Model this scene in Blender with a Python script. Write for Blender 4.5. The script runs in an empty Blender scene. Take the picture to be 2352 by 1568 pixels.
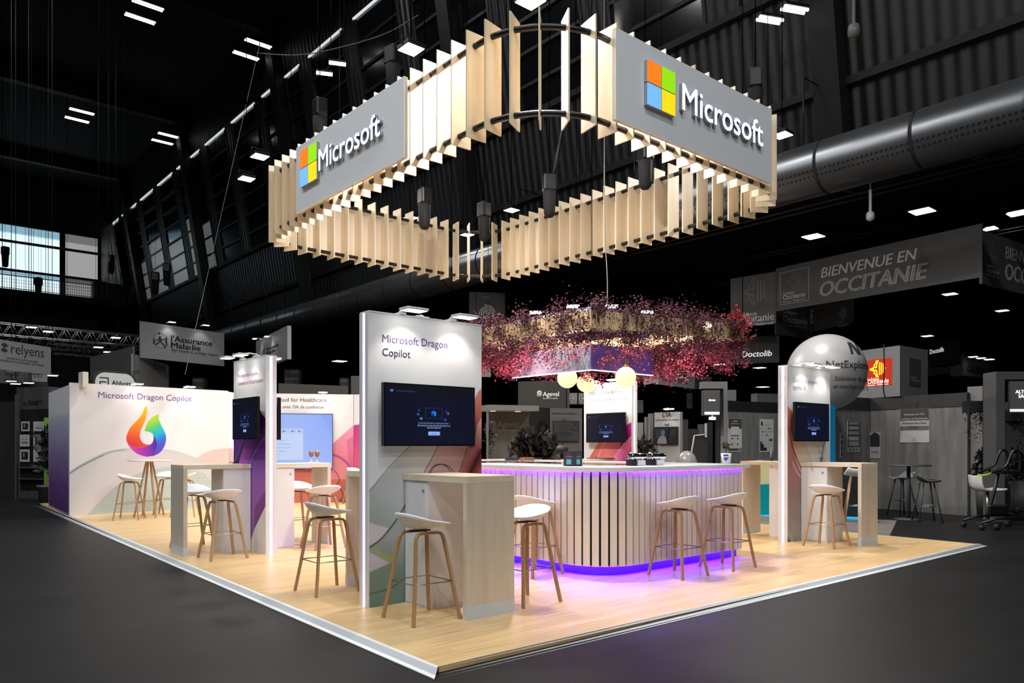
import bpy, math, random
import numpy as np
from mathutils import Vector, Matrix
R = math.radians
random.seed(7); np.random.seed(7)
SC = bpy.context.scene
COL = SC.collection

# ---------------------------------------------------------------- camera, world, exposure, big lights
FPX, HOR, CAMZ = 1766.0, 1022.0, 1.43          # focal length in px of the 2352 px frame, horizon row, eye height
YAW = math.atan(2058.0 / 1766.0)
FW = (math.cos(YAW), math.sin(YAW)); RT = (math.sin(YAW), -math.cos(YAW))
cd = bpy.data.cameras.new('camera'); cam = bpy.data.objects.new('camera', cd); COL.objects.link(cam)
cam.location = (0, 0, CAMZ); cam.rotation_euler = (R(90), 0, YAW - R(90))
cd.sensor_width = 36; cd.lens = FPX / 2352 * 36; cd.shift_y = (HOR - 784) / 2352
cd.clip_start = .05; cd.clip_end = 300
SC.camera = cam
w = bpy.data.worlds.new('world'); SC.world = w; w.use_nodes = True
w.node_tree.nodes['Background'].inputs[0].default_value = (.8, .9, 1, 1)
w.node_tree.nodes['Background'].inputs[1].default_value = .02
vs = SC.view_settings
vs.view_transform = 'Standard'; vs.look = 'None'; vs.exposure = 0.0; vs.gamma = 1; vs.use_curve_mapping = False

def lin(c):
    out = []
    for x in c[:3]:
        x = x / 255.0
        out.append(x / 12.92 if x <= .04045 else ((x + .055) / 1.055) ** 2.4)
    return out

def lamp(kind, loc, target, power, color=(255, 249, 242), size=.3, angle=60, blend=.6, name='light'):
    l = bpy.data.lights.new(name, kind); l.energy = power; l.color = lin(color)
    if kind == 'AREA': l.shape = 'DISK'; l.size = size; l.spread = R(angle)
    if kind == 'SPOT': l.spot_size = R(angle); l.spot_blend = blend; l.shadow_soft_size = size
    o = bpy.data.objects.new(name, l); COL.objects.link(o); o.location = loc
    o.rotation_euler = (Vector(target) - Vector(loc)).to_track_quat('-Z', 'Y').to_euler()
    return o

# rig of flood lamps hung round the fin ring, each with its housing built further down: (px-free world spot, aim, watts)
FLOODS = [
    ('inside the ring over the left logo board', (6.07, 9.29, 7.08), (4.6, 8.6, 0.0), 330),
    ('inside the ring near its front curve', (6.36, 7.06, 6.9), (5.4, 5.6, 0.0), 330),
    ('left of the ring, the higher of two', (6.04, 14.6, 7.05), (4.6, 14.6, 0.0), 90),
    ('left of the ring, the lower of two', (6.33, 16.0, 7.05), (6.2, 15.4, 0.0), 80),
    ('right of the ring past the right logo board', (12.85, 7.42, 7.06), (11.4, 5.6, 0.0), 330),
    ('seen through the ring beside the far left hoist', (10.5, 16.1, 7.05), (9.5, 14.6, 0.0), 330),
    ('seen through the ring over the far right fins', (12.0, 14.0, 7.05), (10.8, 11.6, 0.0), 330),
    ('seen between the fins of the far corner', (12.5, 16.4, 7.05), (12, 15.0, 0.5), 200),
]
for nm, p, t, wt in FLOODS:
    lamp('AREA', (p[0], p[1], p[2] - .02), (p[0], p[1], 0), wt, size=.3, angle=170, name='flood light')

# ---------------------------------------------------------------- helpers
def at(px, py, d):
    k = (px - 1176) / FPX
    return Vector((d * (FW[0] + RT[0] * k), d * (FW[1] + RT[1] * k), CAMZ - (py - HOR) / FPX * d))
def atz(px, py, z):
    return at(px, py, (CAMZ - z) * FPX / (py - HOR))

MATS = {}
def mat(name, rgb, rough=.55, metal=0, emit=0, ergb=None, var=0, vscale=(6, 6, 6), spec=.5, bump=0, bscale=40, alpha=None, trans=0):
    if name in MATS: return MATS[name]
    m = bpy.data.materials.new(name); m.use_nodes = True
    nt = m.node_tree; b = nt.nodes['Principled BSDF']
    c = lin(rgb)
    b.inputs['Base Color'].default_value = (*c, 1); b.inputs['Roughness'].default_value = rough
    b.inputs['Metallic'].default_value = metal; b.inputs['Specular IOR Level'].default_value = spec
    if trans: b.inputs['Transmission Weight'].default_value = trans
    if emit:
        b.inputs['Emission Color'].default_value = (*lin(ergb or rgb), 1); b.inputs['Emission Strength'].default_value = emit
    if var or bump:
        tc = nt.nodes.new('ShaderNodeTexCoord'); mp = nt.nodes.new('ShaderNodeMapping'); nt.links.new(tc.outputs['Object'], mp.inputs[0])
        mp.inputs['Scale'].default_value = vscale
        n = nt.nodes.new('ShaderNodeTexNoise'); n.inputs['Scale'].default_value = 1.0; n.inputs['Detail'].default_value = 5
        nt.links.new(mp.outputs[0], n.inputs['Vector'])
        if var:
            r = nt.nodes.new('ShaderNodeValToRGB')
            r.color_ramp.elements[0].position = .3; r.color_ramp.elements[1].position = .72
            r.color_ramp.elements[0].color = (*[x * (1 - var) for x in c], 1); r.color_ramp.elements[1].color = (*[min(1, x * (1 + var)) for x in c], 1)
            nt.links.new(n.outputs['Fac'], r.inputs[0]); nt.links.new(r.outputs[0], b.inputs['Base Color'])
        if bump:
            bp = nt.nodes.new('ShaderNodeBump'); bp.inputs['Strength'].default_value = bump; bp.inputs['Distance'].default_value = .01
            nt.links.new(n.outputs['Fac'], bp.inputs['Height']); nt.links.new(bp.outputs[0], b.inputs['Normal'])
    MATS[name] = m
    return m

def ink(name, emit=0, rough=.45):
    """a print or a lit screen whose colours come from the mesh's own colour layer 'ink'"""
    if name in MATS: return MATS[name]
    m = bpy.data.materials.new(name); m.use_nodes = True
    nt = m.node_tree; b = nt.nodes['Principled BSDF']; a = nt.nodes.new('ShaderNodeAttribute'); a.attribute_name = 'ink'
    if emit:
        b.inputs['Base Color'].default_value = (.01, .01, .012, 1)
        nt.links.new(a.outputs['Color'], b.inputs['Emission Color']); b.inputs['Emission Strength'].default_value = emit
        b.inputs['Roughness'].default_value = .15
    else:
        nt.links.new(a.outputs['Color'], b.inputs['Base Color']); b.inputs['Roughness'].default_value = rough
        b.inputs['Specular IOR Level'].default_value = .3
    MATS[name] = m
    return m

def floor_wood():
    m = bpy.data.materials.new('oak planks'); m.use_nodes = True; nt = m.node_tree; b = nt.nodes['Principled BSDF']
    tc = nt.nodes.new('ShaderNodeTexCoord')
    br = nt.nodes.new('ShaderNodeTexBrick'); nt.links.new(tc.outputs['Object'], br.inputs['Vector'])
    br.inputs['Scale'].default_value = 1; br.inputs['Brick Width'].default_value = 1.9; br.inputs['Row Height'].default_value = .11
    br.inputs['Mortar Size'].default_value = .0012; br.offset = .37
    br.inputs['Color1'].default_value = (*lin((212, 178, 126)), 1); br.inputs['Color2'].default_value = (*lin((222, 192, 142)), 1)
    br.inputs['Mortar'].default_value = (*lin((190, 154, 106)), 1)
    mp = nt.nodes.new('ShaderNodeMapping'); mp.inputs['Scale'].default_value = (1.2, 34, 1); nt.links.new(tc.outputs['Object'], mp.inputs[0])
    n = nt.nodes.new('ShaderNodeTexNoise'); n.inputs['Scale'].default_value = 1.4; n.inputs['Detail'].default_value = 6; nt.links.new(mp.outputs[0], n.inputs['Vector'])
    r = nt.nodes.new('ShaderNodeValToRGB'); r.color_ramp.elements[0].color = (.66, .6, .52, 1); r.color_ramp.elements[1].color = (1.12, 1.1, 1.08, 1)
    r.color_ramp.elements[0].position = .28; r.color_ramp.elements[1].position = .66
    nt.links.new(n.outputs['Fac'], r.inputs[0])
    mx = nt.nodes.new('ShaderNodeMix'); mx.data_type = 'RGBA'; mx.blend_type = 'MULTIPLY'; mx.inputs['Factor'].default_value = .8
    nt.links.new(br.outputs['Color'], mx.inputs[6]); nt.links.new(r.outputs[0], mx.inputs[7])
    nt.links.new(mx.outputs[2], b.inputs['Base Color'])
    b.inputs['Roughness'].default_value = .34; b.inputs['Specular IOR Level'].default_value = .35
    return m

def corrugated(name, rgb, pitch=.33, rough=.45, metal=.4):
    m = bpy.data.materials.new(name); m.use_nodes = True; nt = m.node_tree; b = nt.nodes['Principled BSDF']
    b.inputs['Base Color'].default_value = (*lin(rgb), 1); b.inputs['Roughness'].default_value = rough; b.inputs['Metallic'].default_value = metal
    tc = nt.nodes.new('ShaderNodeTexCoord'); wv = nt.nodes.new('ShaderNodeTexWave'); wv.bands_direction = 'Y'
    wv.inputs['Scale'].default_value = .314 / pitch; nt.links.new(tc.outputs['Object'], wv.inputs['Vector'])
    bp = nt.nodes.new('ShaderNodeBump'); bp.inputs['Strength'].default_value = 1; bp.inputs['Distance'].default_value = .06
    nt.links.new(wv.outputs['Fac'], bp.inputs['Height']); nt.links.new(bp.outputs[0], b.inputs['Normal'])
    MATS[name] = m
    return m

WHITE = mat('white laminate', (226, 226, 228), .45)
WALLW = mat('white wall panel', (224, 223, 226), .6)
BIRCH = mat('birch plywood', (226, 208, 178), .5, var=.1, vscale=(9, 9, .9))
BIRCHX = mat('birch veneer', (226, 212, 188), .45, var=.07, vscale=(1.2, 14, 14))
BIRCHV = mat('birch veneer upright', (214, 201, 181), .45, var=.08, vscale=(13, 13, 1.1))
OAK = mat('oiled oak', (172, 136, 96), .45, var=.14, vscale=(22, 22, 2.5))
BLACK = mat('black powder coat', (14, 14, 15), .4)
BLACKP = mat('black plastic', (10, 10, 11), .35)
CHROME = mat('chrome', (215, 218, 222), .12, 1)
STEEL = mat('brushed steel', (165, 165, 165), .3, 1)
SEATM = mat('white seat shell', (232, 233, 238), .38)
ALU = mat('aluminium', (180, 182, 184), .35, .9)
GREYB = mat('grey display board', (130, 133, 136), .55)
KICK = mat('white kick plate', (205, 212, 218), .4)
INK = ink('printed ink'); SCRN = ink('lit screen', 1.0)

class B:
    """collects shapes, links them as ONE mesh object"""
    def __init__(s): s.v = []; s.f = []; s.mi = []; s.sm = []
    def add(s, v, f, mi=0, sm=False):
        o = len(s.v); s.v += [tuple(p) for p in v]
        for q in f: s.f.append(tuple(i + o for i in q)); s.mi.append(mi); s.sm.append(sm)
        return s
    def box(s, x0, x1, y0, y1, z0, z1, mi=0):
        v = [(x, y, z) for z in (z0, z1) for y in (y0, y1) for x in (x0, x1)]
        return s.add(v, [(0, 2, 3, 1), (4, 5, 7, 6), (0, 1, 5, 4), (2, 6, 7, 3), (0, 4, 6, 2), (1, 3, 7, 5)], mi)
    def obox(s, c, sz, rot, mi=0):
        M = rot.to_matrix() if hasattr(rot, 'to_matrix') else rot
        v = [Vector(c) + M @ Vector((sx * sz[0] / 2, sy * sz[1] / 2, q * sz[2] / 2)) for q in (-1, 1) for sy in (-1, 1) for sx in (-1, 1)]
        return s.add(v, [(0, 2, 3, 1), (4, 5, 7, 6), (0, 1, 5, 4), (2, 6, 7, 3), (0, 4, 6, 2), (1, 3, 7, 5)], mi)
    def sweep(s, pts, prof, ref=None, closed=False, mi=0, sm=True, caps=True):
        P = [Vector(p) for p in pts]; n = len(P); k = len(prof); V = []; N = None
        for i in range(n):
            a = P[i - 1] if (i > 0 or closed) else P[i]; b = P[(i + 1) % n] if (i < n - 1 or closed) else P[i]
            T = (b - a).normalized()
            if ref is not None: N = Vector(ref); N = (N - T * N.dot(T)).normalized()
            elif N is None:
                N = Vector((0, 0, 1)) if abs(T.z) < .9 else Vector((1, 0, 0)); N = (N - T * N.dot(T)).normalized()
            else: N = (N - T * N.dot(T)).normalized()
            Bn = T.cross(N)
            for (u, w_) in prof: V.append(P[i] + N * u + Bn * w_)
        F = []
        for i in range(n if closed else n - 1):
            j = (i + 1) % n
            for q in range(k): F.append((i * k + q, i * k + (q + 1) % k, j * k + (q + 1) % k, j * k + q))
        if not closed and caps: F.append(tuple(range(k))[::-1]); F.append(tuple((n - 1) * k + q for q in range(k)))
        return s.add(V, F, mi, sm)
    def tube(s, pts, r, n=8, closed=False, mi=0):
        return s.sweep(pts, [(r * math.cos(2 * math.pi * i / n), r * math.sin(2 * math.pi * i / n)) for i in range(n)], None, closed, mi)
    def cyl(s, p0, p1, r, n=16, mi=0): return s.tube([p0, p1], r, n, mi=mi)
    def lathe(s, prof, n=24, c=(0, 0, 0), mi=0, ax='z', sm=True):
        V = []; F = []; k = len(prof)
        for i in range(n):
            a = 2 * math.pi * i / n
            for (r, z) in prof:
                x, y = r * math.cos(a), r * math.sin(a)
                p = (x, y, z) if ax == 'z' else ((z, x, y) if ax == 'x' else (y, z, x))
                V.append((p[0] + c[0], p[1] + c[1], p[2] + c[2]))
        for i in range(n):
            j = (i + 1) % n
            for q in range(k - 1): F.append((i * k + q, j * k + q, j * k + q + 1, i * k + q + 1))
        if prof[0][0] > 1e-4: F.append(tuple(i * k for i in range(n))[::-1])
        if prof[-1][0] > 1e-4: F.append(tuple(i * k + k - 1 for i in range(n)))
        return s.add(V, F, mi, sm)
    def sphere(s, c, r, n=24, m=14, mi=0, sz=1):
        return s.lathe([(max(1e-5, r * math.sin(math.pi * i / m)), -r * sz * math.cos(math.pi * i / m)) for i in range(m + 1)], n, c, mi)
    def prism(s, poly, a0, a1, ax='z', mi=0):
        f = {'z': lambda p, a: (p[0], p[1], a), 'y': lambda p, a: (p[0], a, p[1]), 'x': lambda p, a: (a, p[0], p[1])}[ax]
        n = len(poly); V = [f(p, a0) for p in poly] + [f(p, a1) for p in poly]
        F = [tuple(range(n))[::-1], tuple(range(n, 2 * n))] + [(i, (i + 1) % n, n + (i + 1) % n, n + i) for i in range(n)]
        return s.add(V, F, mi)
    def ring(s, c, r0, r1, a0, a1, y, d=.003, n=24, mi=0, sz=1):
        """flat arc in the x-z plane facing -y"""
        P = [(c[0] + r1 * math.cos(R(a0 + (a1 - a0) * i / n)), c[1] + sz * r1 * math.sin(R(a0 + (a1 - a0) * i / n))) for i in range(n + 1)]
        Q = [(c[0] + r0 * math.cos(R(a0 + (a1 - a0) * i / n)), c[1] + sz * r0 * math.sin(R(a0 + (a1 - a0) * i / n))) for i in range(n + 1)]
        V = [(p[0], y, p[1]) for p in P] + [(p[0], y, p[1]) for p in Q] + [(p[0], y + d, p[1]) for p in P] + [(p[0], y + d, p[1]) for p in Q]
        m = n + 1; F = []
        for i in range(n): F += [(i, m + i, m + i + 1, i + 1), (i, i + 1, 2 * m + i + 1, 2 * m + i), (m + i, 3 * m + i, 3 * m + i + 1, m + i + 1)]
        return s.add(V, F, mi)
    def text(s, body, x, z, y=-.004, w=None, h=None, bold=0, shear=0, ext=.0015, align='L', mi=0, warp=None, space=1, smi=None):
        """text in the x-z plane facing -y; w fits the width, h is the letter size"""
        cu = bpy.data.curves.new('t', 'FONT'); cu.body = body; cu.size = 1; cu.shear = shear; cu.resolution_u = 3; cu.space_character = space
        ob = bpy.data.objects.new('t', cu); me = bpy.data.meshes.new_from_object(ob)
        V = [v.co.copy() for v in me.vertices]; F = [tuple(p.vertices) for p in me.polygons]
        bpy.data.objects.remove(ob); bpy.data.curves.remove(cu); bpy.data.meshes.remove(me)
        if not V: return s
        x0 = min(v.x for v in V); x1 = max(v.x for v in V)
        k = h if h else w / (x1 - x0)
        kx = k if not (w and h) else w / (x1 - x0)
        off = {'L': -x0, 'C': -(x0 + x1) / 2, 'R': -x1}[align]
        if bold:                                                 # heavier strokes: the letters repeated a hair apart
            V0, F0 = list(V), list(F); q = len(V0); V = []; F = []
            for j, (dx, dy) in enumerate(((-bold, 0), (bold, 0), (0, bold * .5), (0, -bold * .5))):
                V += [Vector((v.x + dx, v.y + dy, 0)) for v in V0]; F += [tuple(i + q * j for i in f) for f in F0]
        n = len(V); e = max(ext, .0004)
        pts = [(x + (v.x + off) * kx, z + v.y * k) for v in V]
        if warp: s.add([warp(*p) for p in pts], F, mi); return s
        s.add([(p[0], y, p[1]) for p in pts], F, mi)
        if ext > .001:                                           # sides of raised letters
            ed = {}
            for f in F:
                for i in range(len(f)):
                    a, b = f[i], f[(i + 1) % len(f)]
                    if (b, a) in ed: del ed[(b, a)]
                    else: ed[(a, b)] = 1
            V2 = [(p[0], y, p[1]) for p in pts] + [(p[0], y + e, p[1]) for p in pts]
            s.add(V2, [(b, a, a + n, b + n) for (a, b) in ed], mi if smi is None else smi)
        return s
    def build(s, name, mats, parent=None, loc=None, rz=None, bevel=0, seg=2, **kw):
        me = bpy.data.meshes.new(name); me.from_pydata(s.v, [], s.f)
        if not isinstance(mats, (list, tuple)): mats = [mats]
        for m in mats: me.materials.append(m)
        me.polygons.foreach_set('material_index', s.mi); me.polygons.foreach_set('use_smooth', s.sm); me.update()
        o = bpy.data.objects.new(name, me); COL.objects.link(o)
        if parent: o.parent = parent
        if loc: o.location = loc
        if rz is not None: o.rotation_euler.z = rz
        if bevel:
            b = o.modifiers.new('bevel', 'BEVEL'); b.width = bevel; b.segments = seg; b.limit_method = 'ANGLE'
        for k, v in kw.items(): o[k] = v
        return o

WIRE = mat('black wire', (4, 4, 4), .9, spec=0)
def thing(name, label, cat, loc=(0, 0, 0), rz=0, group=None):
    o = bpy.data.objects.new(name, None); COL.objects.link(o); o.empty_display_size = .1
    o.location = loc; o.rotation_euler = (0, 0, rz); o['label'] = label; o['category'] = cat
    if group: o['group'] = group
    return o
def tag(o, label, cat, group=None):
    o['label'] = label; o['category'] = cat
    if group: o['group'] = group
    return o
def dup(root, label, loc, rz, group=None):
    r = root.copy(); COL.objects.link(r); r.location = loc; r.rotation_euler = (0, 0, rz); r['label'] = label
    if group: r['group'] = group
    for ch in list(root.children):
        c = ch.copy(); COL.objects.link(c); c.parent = r
        for g in list(ch.children):
            d = g.copy(); COL.objects.link(d); d.parent = c
    return r
def struct(o, **k): o['kind'] = 'structure'; return o

# ---------------------------------------------------------------- printed art
def smooth_poly(P, n=10, closed=False):
    P = [np.array(p, float) for p in P]; out = []; m = len(P)
    for i in range(m if closed else m - 1):
        p0 = P[i - 1] if (i > 0 or closed) else P[i]; p1 = P[i]; p2 = P[(i + 1) % m]; p3 = P[(i + 2) % m] if (i + 2 < m or closed) else p2
        for t in np.linspace(0, 1, n, endpoint=False):
            out.append(.5 * ((2 * p1) + (-p0 + p2) * t + (2 * p0 - 5 * p1 + 4 * p2 - p3) * t * t + (-p0 + 3 * p1 - 3 * p2 + p3) * t ** 3))
    if not closed: out.append(P[-1])
    return out
class Art:
    """a picture on an upright face: x from 0 to w, z from 0 to h, one colour per mesh vertex"""
    def __init__(s, w, h, nx, nz, bg):
        s.w, s.h, s.nx, s.nz = w, h, nx, nz
        s.X, s.Z = np.meshgrid(np.linspace(0, w, nx + 1), np.linspace(0, h, nz + 1))
        s.C = np.zeros(s.X.shape + (3,)); s.C[:] = lin(bg); s.px = w / nx
    def inside(s, P):
        acc = np.zeros(s.X.shape)
        for ox, oz in ((-.25, -.25), (.25, -.25), (-.25, .25), (.25, .25)):
            X = s.X + ox * s.px; Z = s.Z + oz * s.px; m = np.zeros(X.shape, bool); n = len(P)
            for i in range(n):
                x0, z0 = P[i]; x1, z1 = P[(i + 1) % n]
                if z0 == z1: continue
                c = ((z0 > Z) != (z1 > Z)) & (X < (x1 - x0) * (Z - z0) / (z1 - z0) + x0); m ^= c
            acc += m
        return acc / 4
    def paint(s, m, c): s.C = s.C * (1 - m[..., None]) + m[..., None] * c
    def grad(s, stops, p, q):
        p = np.array(p, float); q = np.array(q, float); d = q - p
        t = np.clip(((s.X - p[0]) * d[0] + (s.Z - p[1]) * d[1]) / (d @ d), 0, 1)
        ts = [a for a, _ in stops]; cs = np.array([lin(c) for _, c in stops])
        return np.stack([np.interp(t, ts, cs[:, k]) for k in range(3)], -1)
    def fill(s, P, c, stops=None, p=None, q=None, curve=False, a=1.0):
        if curve: P = smooth_poly(P, 10, True)
        m = s.inside(P) * a
        s.paint(m, s.grad(stops, p, q) if stops else np.array(lin(c))); return s
    def line(s, P, wd, c, curve=True, a=1.0):
        if curve and len(P) > 2: P = smooth_poly(P)
        D = np.full(s.X.shape, 9.0)
        for i in range(len(P) - 1):
            x0, z0 = P[i]; x1, z1 = P[i + 1]; dx, dz = x1 - x0, z1 - z0; L = dx * dx + dz * dz + 1e-12
            t = np.clip(((s.X - x0) * dx + (s.Z - z0) * dz) / L, 0, 1)
            D = np.minimum(D, np.hypot(s.X - x0 - t * dx, s.Z - z0 - t * dz))
        s.paint(np.clip((wd / 2 + s.px * .6 - D) / s.px, 0, 1) * a, np.array(lin(c))); return s
    def rect(s, x0, x1, z0, z1, c, a=1.0): return s.fill([(x0, z0), (x1, z0), (x1, z1), (x0, z1)], c, a=a)
    def mesh(s, name, m, parent, y=0, x=0, z=0, depth=0, edge=(226, 226, 228)):
        V = np.stack([s.X + x, np.full(s.X.shape, y), s.Z + z], -1).reshape(-1, 3)
        nx, nz = s.nx, s.nz; i = (np.arange(nz)[:, None] * (nx + 1) + np.arange(nx)[None, :]).reshape(-1)
        F = np.stack([i, i + 1, i + nx + 2, i + nx + 1], -1)
        V = V.tolist(); F = F.tolist(); C = s.C.reshape(-1, 3).tolist()
        if depth:
            o = len(V); x0, x1, z0, z1 = x, x + s.w, z, z + s.h; y1 = y + depth
            V += [(x0, y, z0), (x1, y, z0), (x1, y, z1), (x0, y, z1), (x0, y1, z0), (x1, y1, z0), (x1, y1, z1), (x0, y1, z1)]
            C += [lin(edge)] * 8
            F += [[o + q for q in f] for f in ((4, 7, 6, 5), (0, 4, 5, 1), (3, 2, 6, 7), (0, 3, 7, 4), (1, 5, 6, 2))]
        me = bpy.data.meshes.new(name); me.from_pydata(V, [], F); me.materials.append(m)
        at_ = me.color_attributes.new('ink', 'FLOAT_COLOR', 'POINT')
        at_.data.foreach_set('color', np.array([c + [1.0] if isinstance(c, list) else list(c) + [1.0] for c in C], dtype=np.float32).reshape(-1))
        o = bpy.data.objects.new(name, me); COL.objects.link(o); o.parent = parent
        return o

# ---------------------------------------------------------------- hall floor and booth platform
hf = B(); hf.box(-32, 60, -40, 72, -.2, 0)
m = mat('hall floor', (17, 17, 17.5), .5, var=.35, vscale=(.5, 5, 1), spec=.22, bump=.15)
struct(hf.build('floor', m))
PLAT = [(2.80, 3.97), (12.02, 3.97), (12.62, 20.6), (3.40, 21.15)]
PLATO = [(2.69, 3.86), (12.16, 3.86), (12.78, 20.8), (3.275, 21.3)]
pl = B(); pl.prism(PLAT, .001, .04)
struct(pl.build('floor_platform', floor_wood()))
def edge_trim(i):
    b = B(); j = (i + 1) % 4
    def mixp(t): return [tuple(PLAT[q][k] * (1 - t) + PLATO[q][k] * t for k in (0, 1)) for q in (i, j)]
    rows = [(0, .041), (.3, .043), (.32, .040), (.72, .016), (.74, .014), (1, .008), (1.0, .001)]
    V = []
    for t, z in rows:
        a, c = mixp(t); V += [(a[0], a[1], z), (c[0], c[1], z)]
    n = len(rows)
    for k in range(n - 1): b.add([V[2 * k], V[2 * k + 1], V[2 * k + 3], V[2 * k + 2]], [(0, 2, 3, 1)], 1 if k == 2 else 0)
    return struct(b.build('trim_%d' % (i + 1), [mat('white edge strip', (226, 229, 228), .4), mat('grey ramp strip', (176, 181, 186), .5)]))
for i in range(4): edge_trim(i)

# ---------------------------------------------------------------- display towers
ZF = .04
class Face:
    """an upright face from ground point A to B (left to right as seen); local x along it, z from the platform"""
    def __init__(s, A, Bp, z0=ZF):
        s.A = Vector((*A, 0)); s.Bp = Vector((*Bp, 0)); s.L = (s.Bp - s.A).length; s.u = (s.Bp - s.A) / s.L; s.z0 = z0
        s.rz = math.atan2(s.u.y, s.u.x); s.n = Vector((s.u.y, -s.u.x, 0))
    def p(s, px, py):
        k = (px - 1176) / FPX; d = Vector((FW[0] + RT[0] * k, FW[1] + RT[1] * k, -(py - HOR) / FPX))
        t = s.A.dot(s.n) / d.dot(s.n); q = d * t
        return ((q - s.A).dot(s.u), CAMZ + q.z - s.z0)
    def P(s, pts): return [s.p(*q) for q in pts]

TH = 2.53
def tower(A, Bp, label, art, title, strip_end, tcol=((112, 78, 140), (60, 50, 80))):
    F = Face(A, Bp); t = thing('display_tower', label, 'display tower', (A[0], A[1], ZF), F.rz, 'display towers of the stand')
    a = Art(F.L, TH, 150, 300, (228, 229, 232)); art(a, F)
    a.mesh('printed_panel', INK, t, 0, 0, 0, .145)
    x = -.001 if strip_end == 'L' else F.L + .001
    sg = -1 if strip_end == 'L' else 1
    b = B(); x0, x1 = sorted((x, x + sg * .012))
    b.box(x0, x1, 0, .05, 0, TH); b.box(x0, x1, .095, .145, 0, TH); b.build('end_profile', WHITE, t)
    b = B(); x0, x1 = sorted((x, x + sg * .007))
    b.box(x0, x1, .053, .092, 0, TH - .005, 0); b.box(x0, x1, .050, .053, 0, TH - .005, 1); b.box(x0, x1, .092, .095, 0, TH - .005, 1)  # thin violet edges stand in for the glow beside the white strip
    b.build('led_strip', [mat('led white', (238, 226, 255), emit=1.9, ergb=(240, 228, 255)), mat('led edge glow', (150, 60, 240), emit=1.6)], t)
    b = B(); b.box(-.004, F.L + .004, -.003, .148, TH, TH + .012); b.build('top_cap', WHITE, t)
    if title:
        ms = [mat('violet letters', (116, 84, 150), .5), mat('dark violet letters', (66, 54, 92), .5), mat('pale pink letters', (196, 150, 186), .5), mat('pale lilac letters', (170, 160, 190), .5)]
        for (s, p0, p1, mi) in title:
            q0 = F.p(*p0); q1 = F.p(*p1); b = B(); b.text(s, q0[0], q0[1], -.0035, w=q1[0] - q0[0]); b.build('lettering', ms[mi], t)
    return t, F

def art1(a, F):
    P = F.P
    a.fill(P([(942, 1024), (848, 1128), (848, 1400), (1110, 1400), (1110, 1000)]), 0, [(0, (214, 206, 202)), (.5, (178, 186, 186)), (1, (120, 140, 134))], F.p(980, 1040), F.p(856, 1290))
    a.line(P([(942, 1024), (900, 1066), (848, 1128)]), .006, (95, 96, 100))
    a.fill(P([(1008, 1020), (1076, 1020), (1044, 1110), (960, 1110)]), 0, [(0, (214, 180, 172)), (1, (180, 140, 136))], F.p(1000, 1024), F.p(1060, 1080))
    a.line(P([(1008, 1022), (990, 1055), (966, 1100)]), .007, (96, 70, 62))
    a.fill(P([(1076, 1020), (1110, 1020), (1110, 1150), (1030, 1150)]), 0, [(0, (190, 140, 138)), (.42, (150, 80, 84)), (.58, (56, 18, 28)), (.75, (140, 66, 66)), (1, (190, 110, 104))], F.p(1054, 1045), F.p(1110, 1090))
    a.line(P([(1075, 1022), (1066, 1050), (1048, 1105)]), .006, (70, 44, 44))
    a.fill(P([(1110, 886), (1098, 900), (1088, 920), (1078, 1030), (1110, 1030)]), 0, [(0, (214, 140, 124)), (.6, (190, 104, 96)), (1, (120, 52, 54))], F.p(1100, 893), F.p(1092, 990))
    a.fill(P([(1110, 952), (1096, 975), (1088, 1030), (1110, 1030)]), 0, [(0, (216, 172, 164)), (1, (150, 84, 84))], F.p(1106, 958), F.p(1094, 1024))
    a.fill(P([(935, 1150), (918, 1182), (896, 1214), (872, 1240), (848, 1257), (848, 1400), (950, 1400)]), 0, [(0, (158, 166, 162)), (.5, (126, 146, 136)), (1, (104, 132, 122))], F.p(890, 1230), F.p(870, 1390))
    a.fill(P([(848, 1199), (893, 1213), (876, 1236), (848, 1255)]), (204, 198, 208))
    a.fill(P([(848, 1264), (862, 1257), (904, 1282), (895, 1294)]), 0, [(0, (150, 166, 140)), (1, (160, 168, 96))], F.p(850, 1262), F.p(900, 1290))
    a.fill(P([(848, 1267), (895, 1293), (848, 1314)]), (200, 192, 206))
    a.line(P([(936, 1150), (916, 1185), (894, 1216), (870, 1242), (848, 1257)]), .014, (72, 80, 84))
    a.line(P([(936, 1322), (910, 1342), (884, 1355), (848, 1363)]), .008, (78, 82, 76))
def art2(a, F):
    P = F.P
    pur = [(0, (44, 0, 92)), (.35, (96, 30, 150)), (.75, (132, 76, 176)), (1, (150, 88, 178))]
    a.fill(P([(520, 1000), (560, 925), (592, 939), (612, 962), (612, 1155), (600, 1175), (585, 1213), (570, 1260), (520, 1290)]), 0, pur, F.p(592, 965), F.p(592, 1110))
    a.fill(P([(566, 1005), (590, 1005), (560, 1090), (536, 1090)]), 0, [(0, (120, 60, 160)), (1, (190, 96, 196))], F.p(575, 1010), F.p(556, 1062))
    a.fill(P([(545, 1005), (566, 1005), (540, 1090), (520, 1090)]), 0, [(0, (110, 60, 160)), (1, (64, 56, 110))], F.p(545, 1010), F.p(556, 1050))
    a.line(P([(560, 1008), (550, 1030), (540, 1058)]), .008, (180, 130, 210))
    a.line(P([(612, 1000), (592, 1026), (572, 1066)]), .01, (196, 140, 210))
    a.fill(P([(585, 1165), (612, 1122), (612, 1157), (585, 1213)]), (122, 58, 140))
    a.line(P([(592, 940), (602, 947), (613, 960)]), .01, (150, 90, 190))
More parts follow.
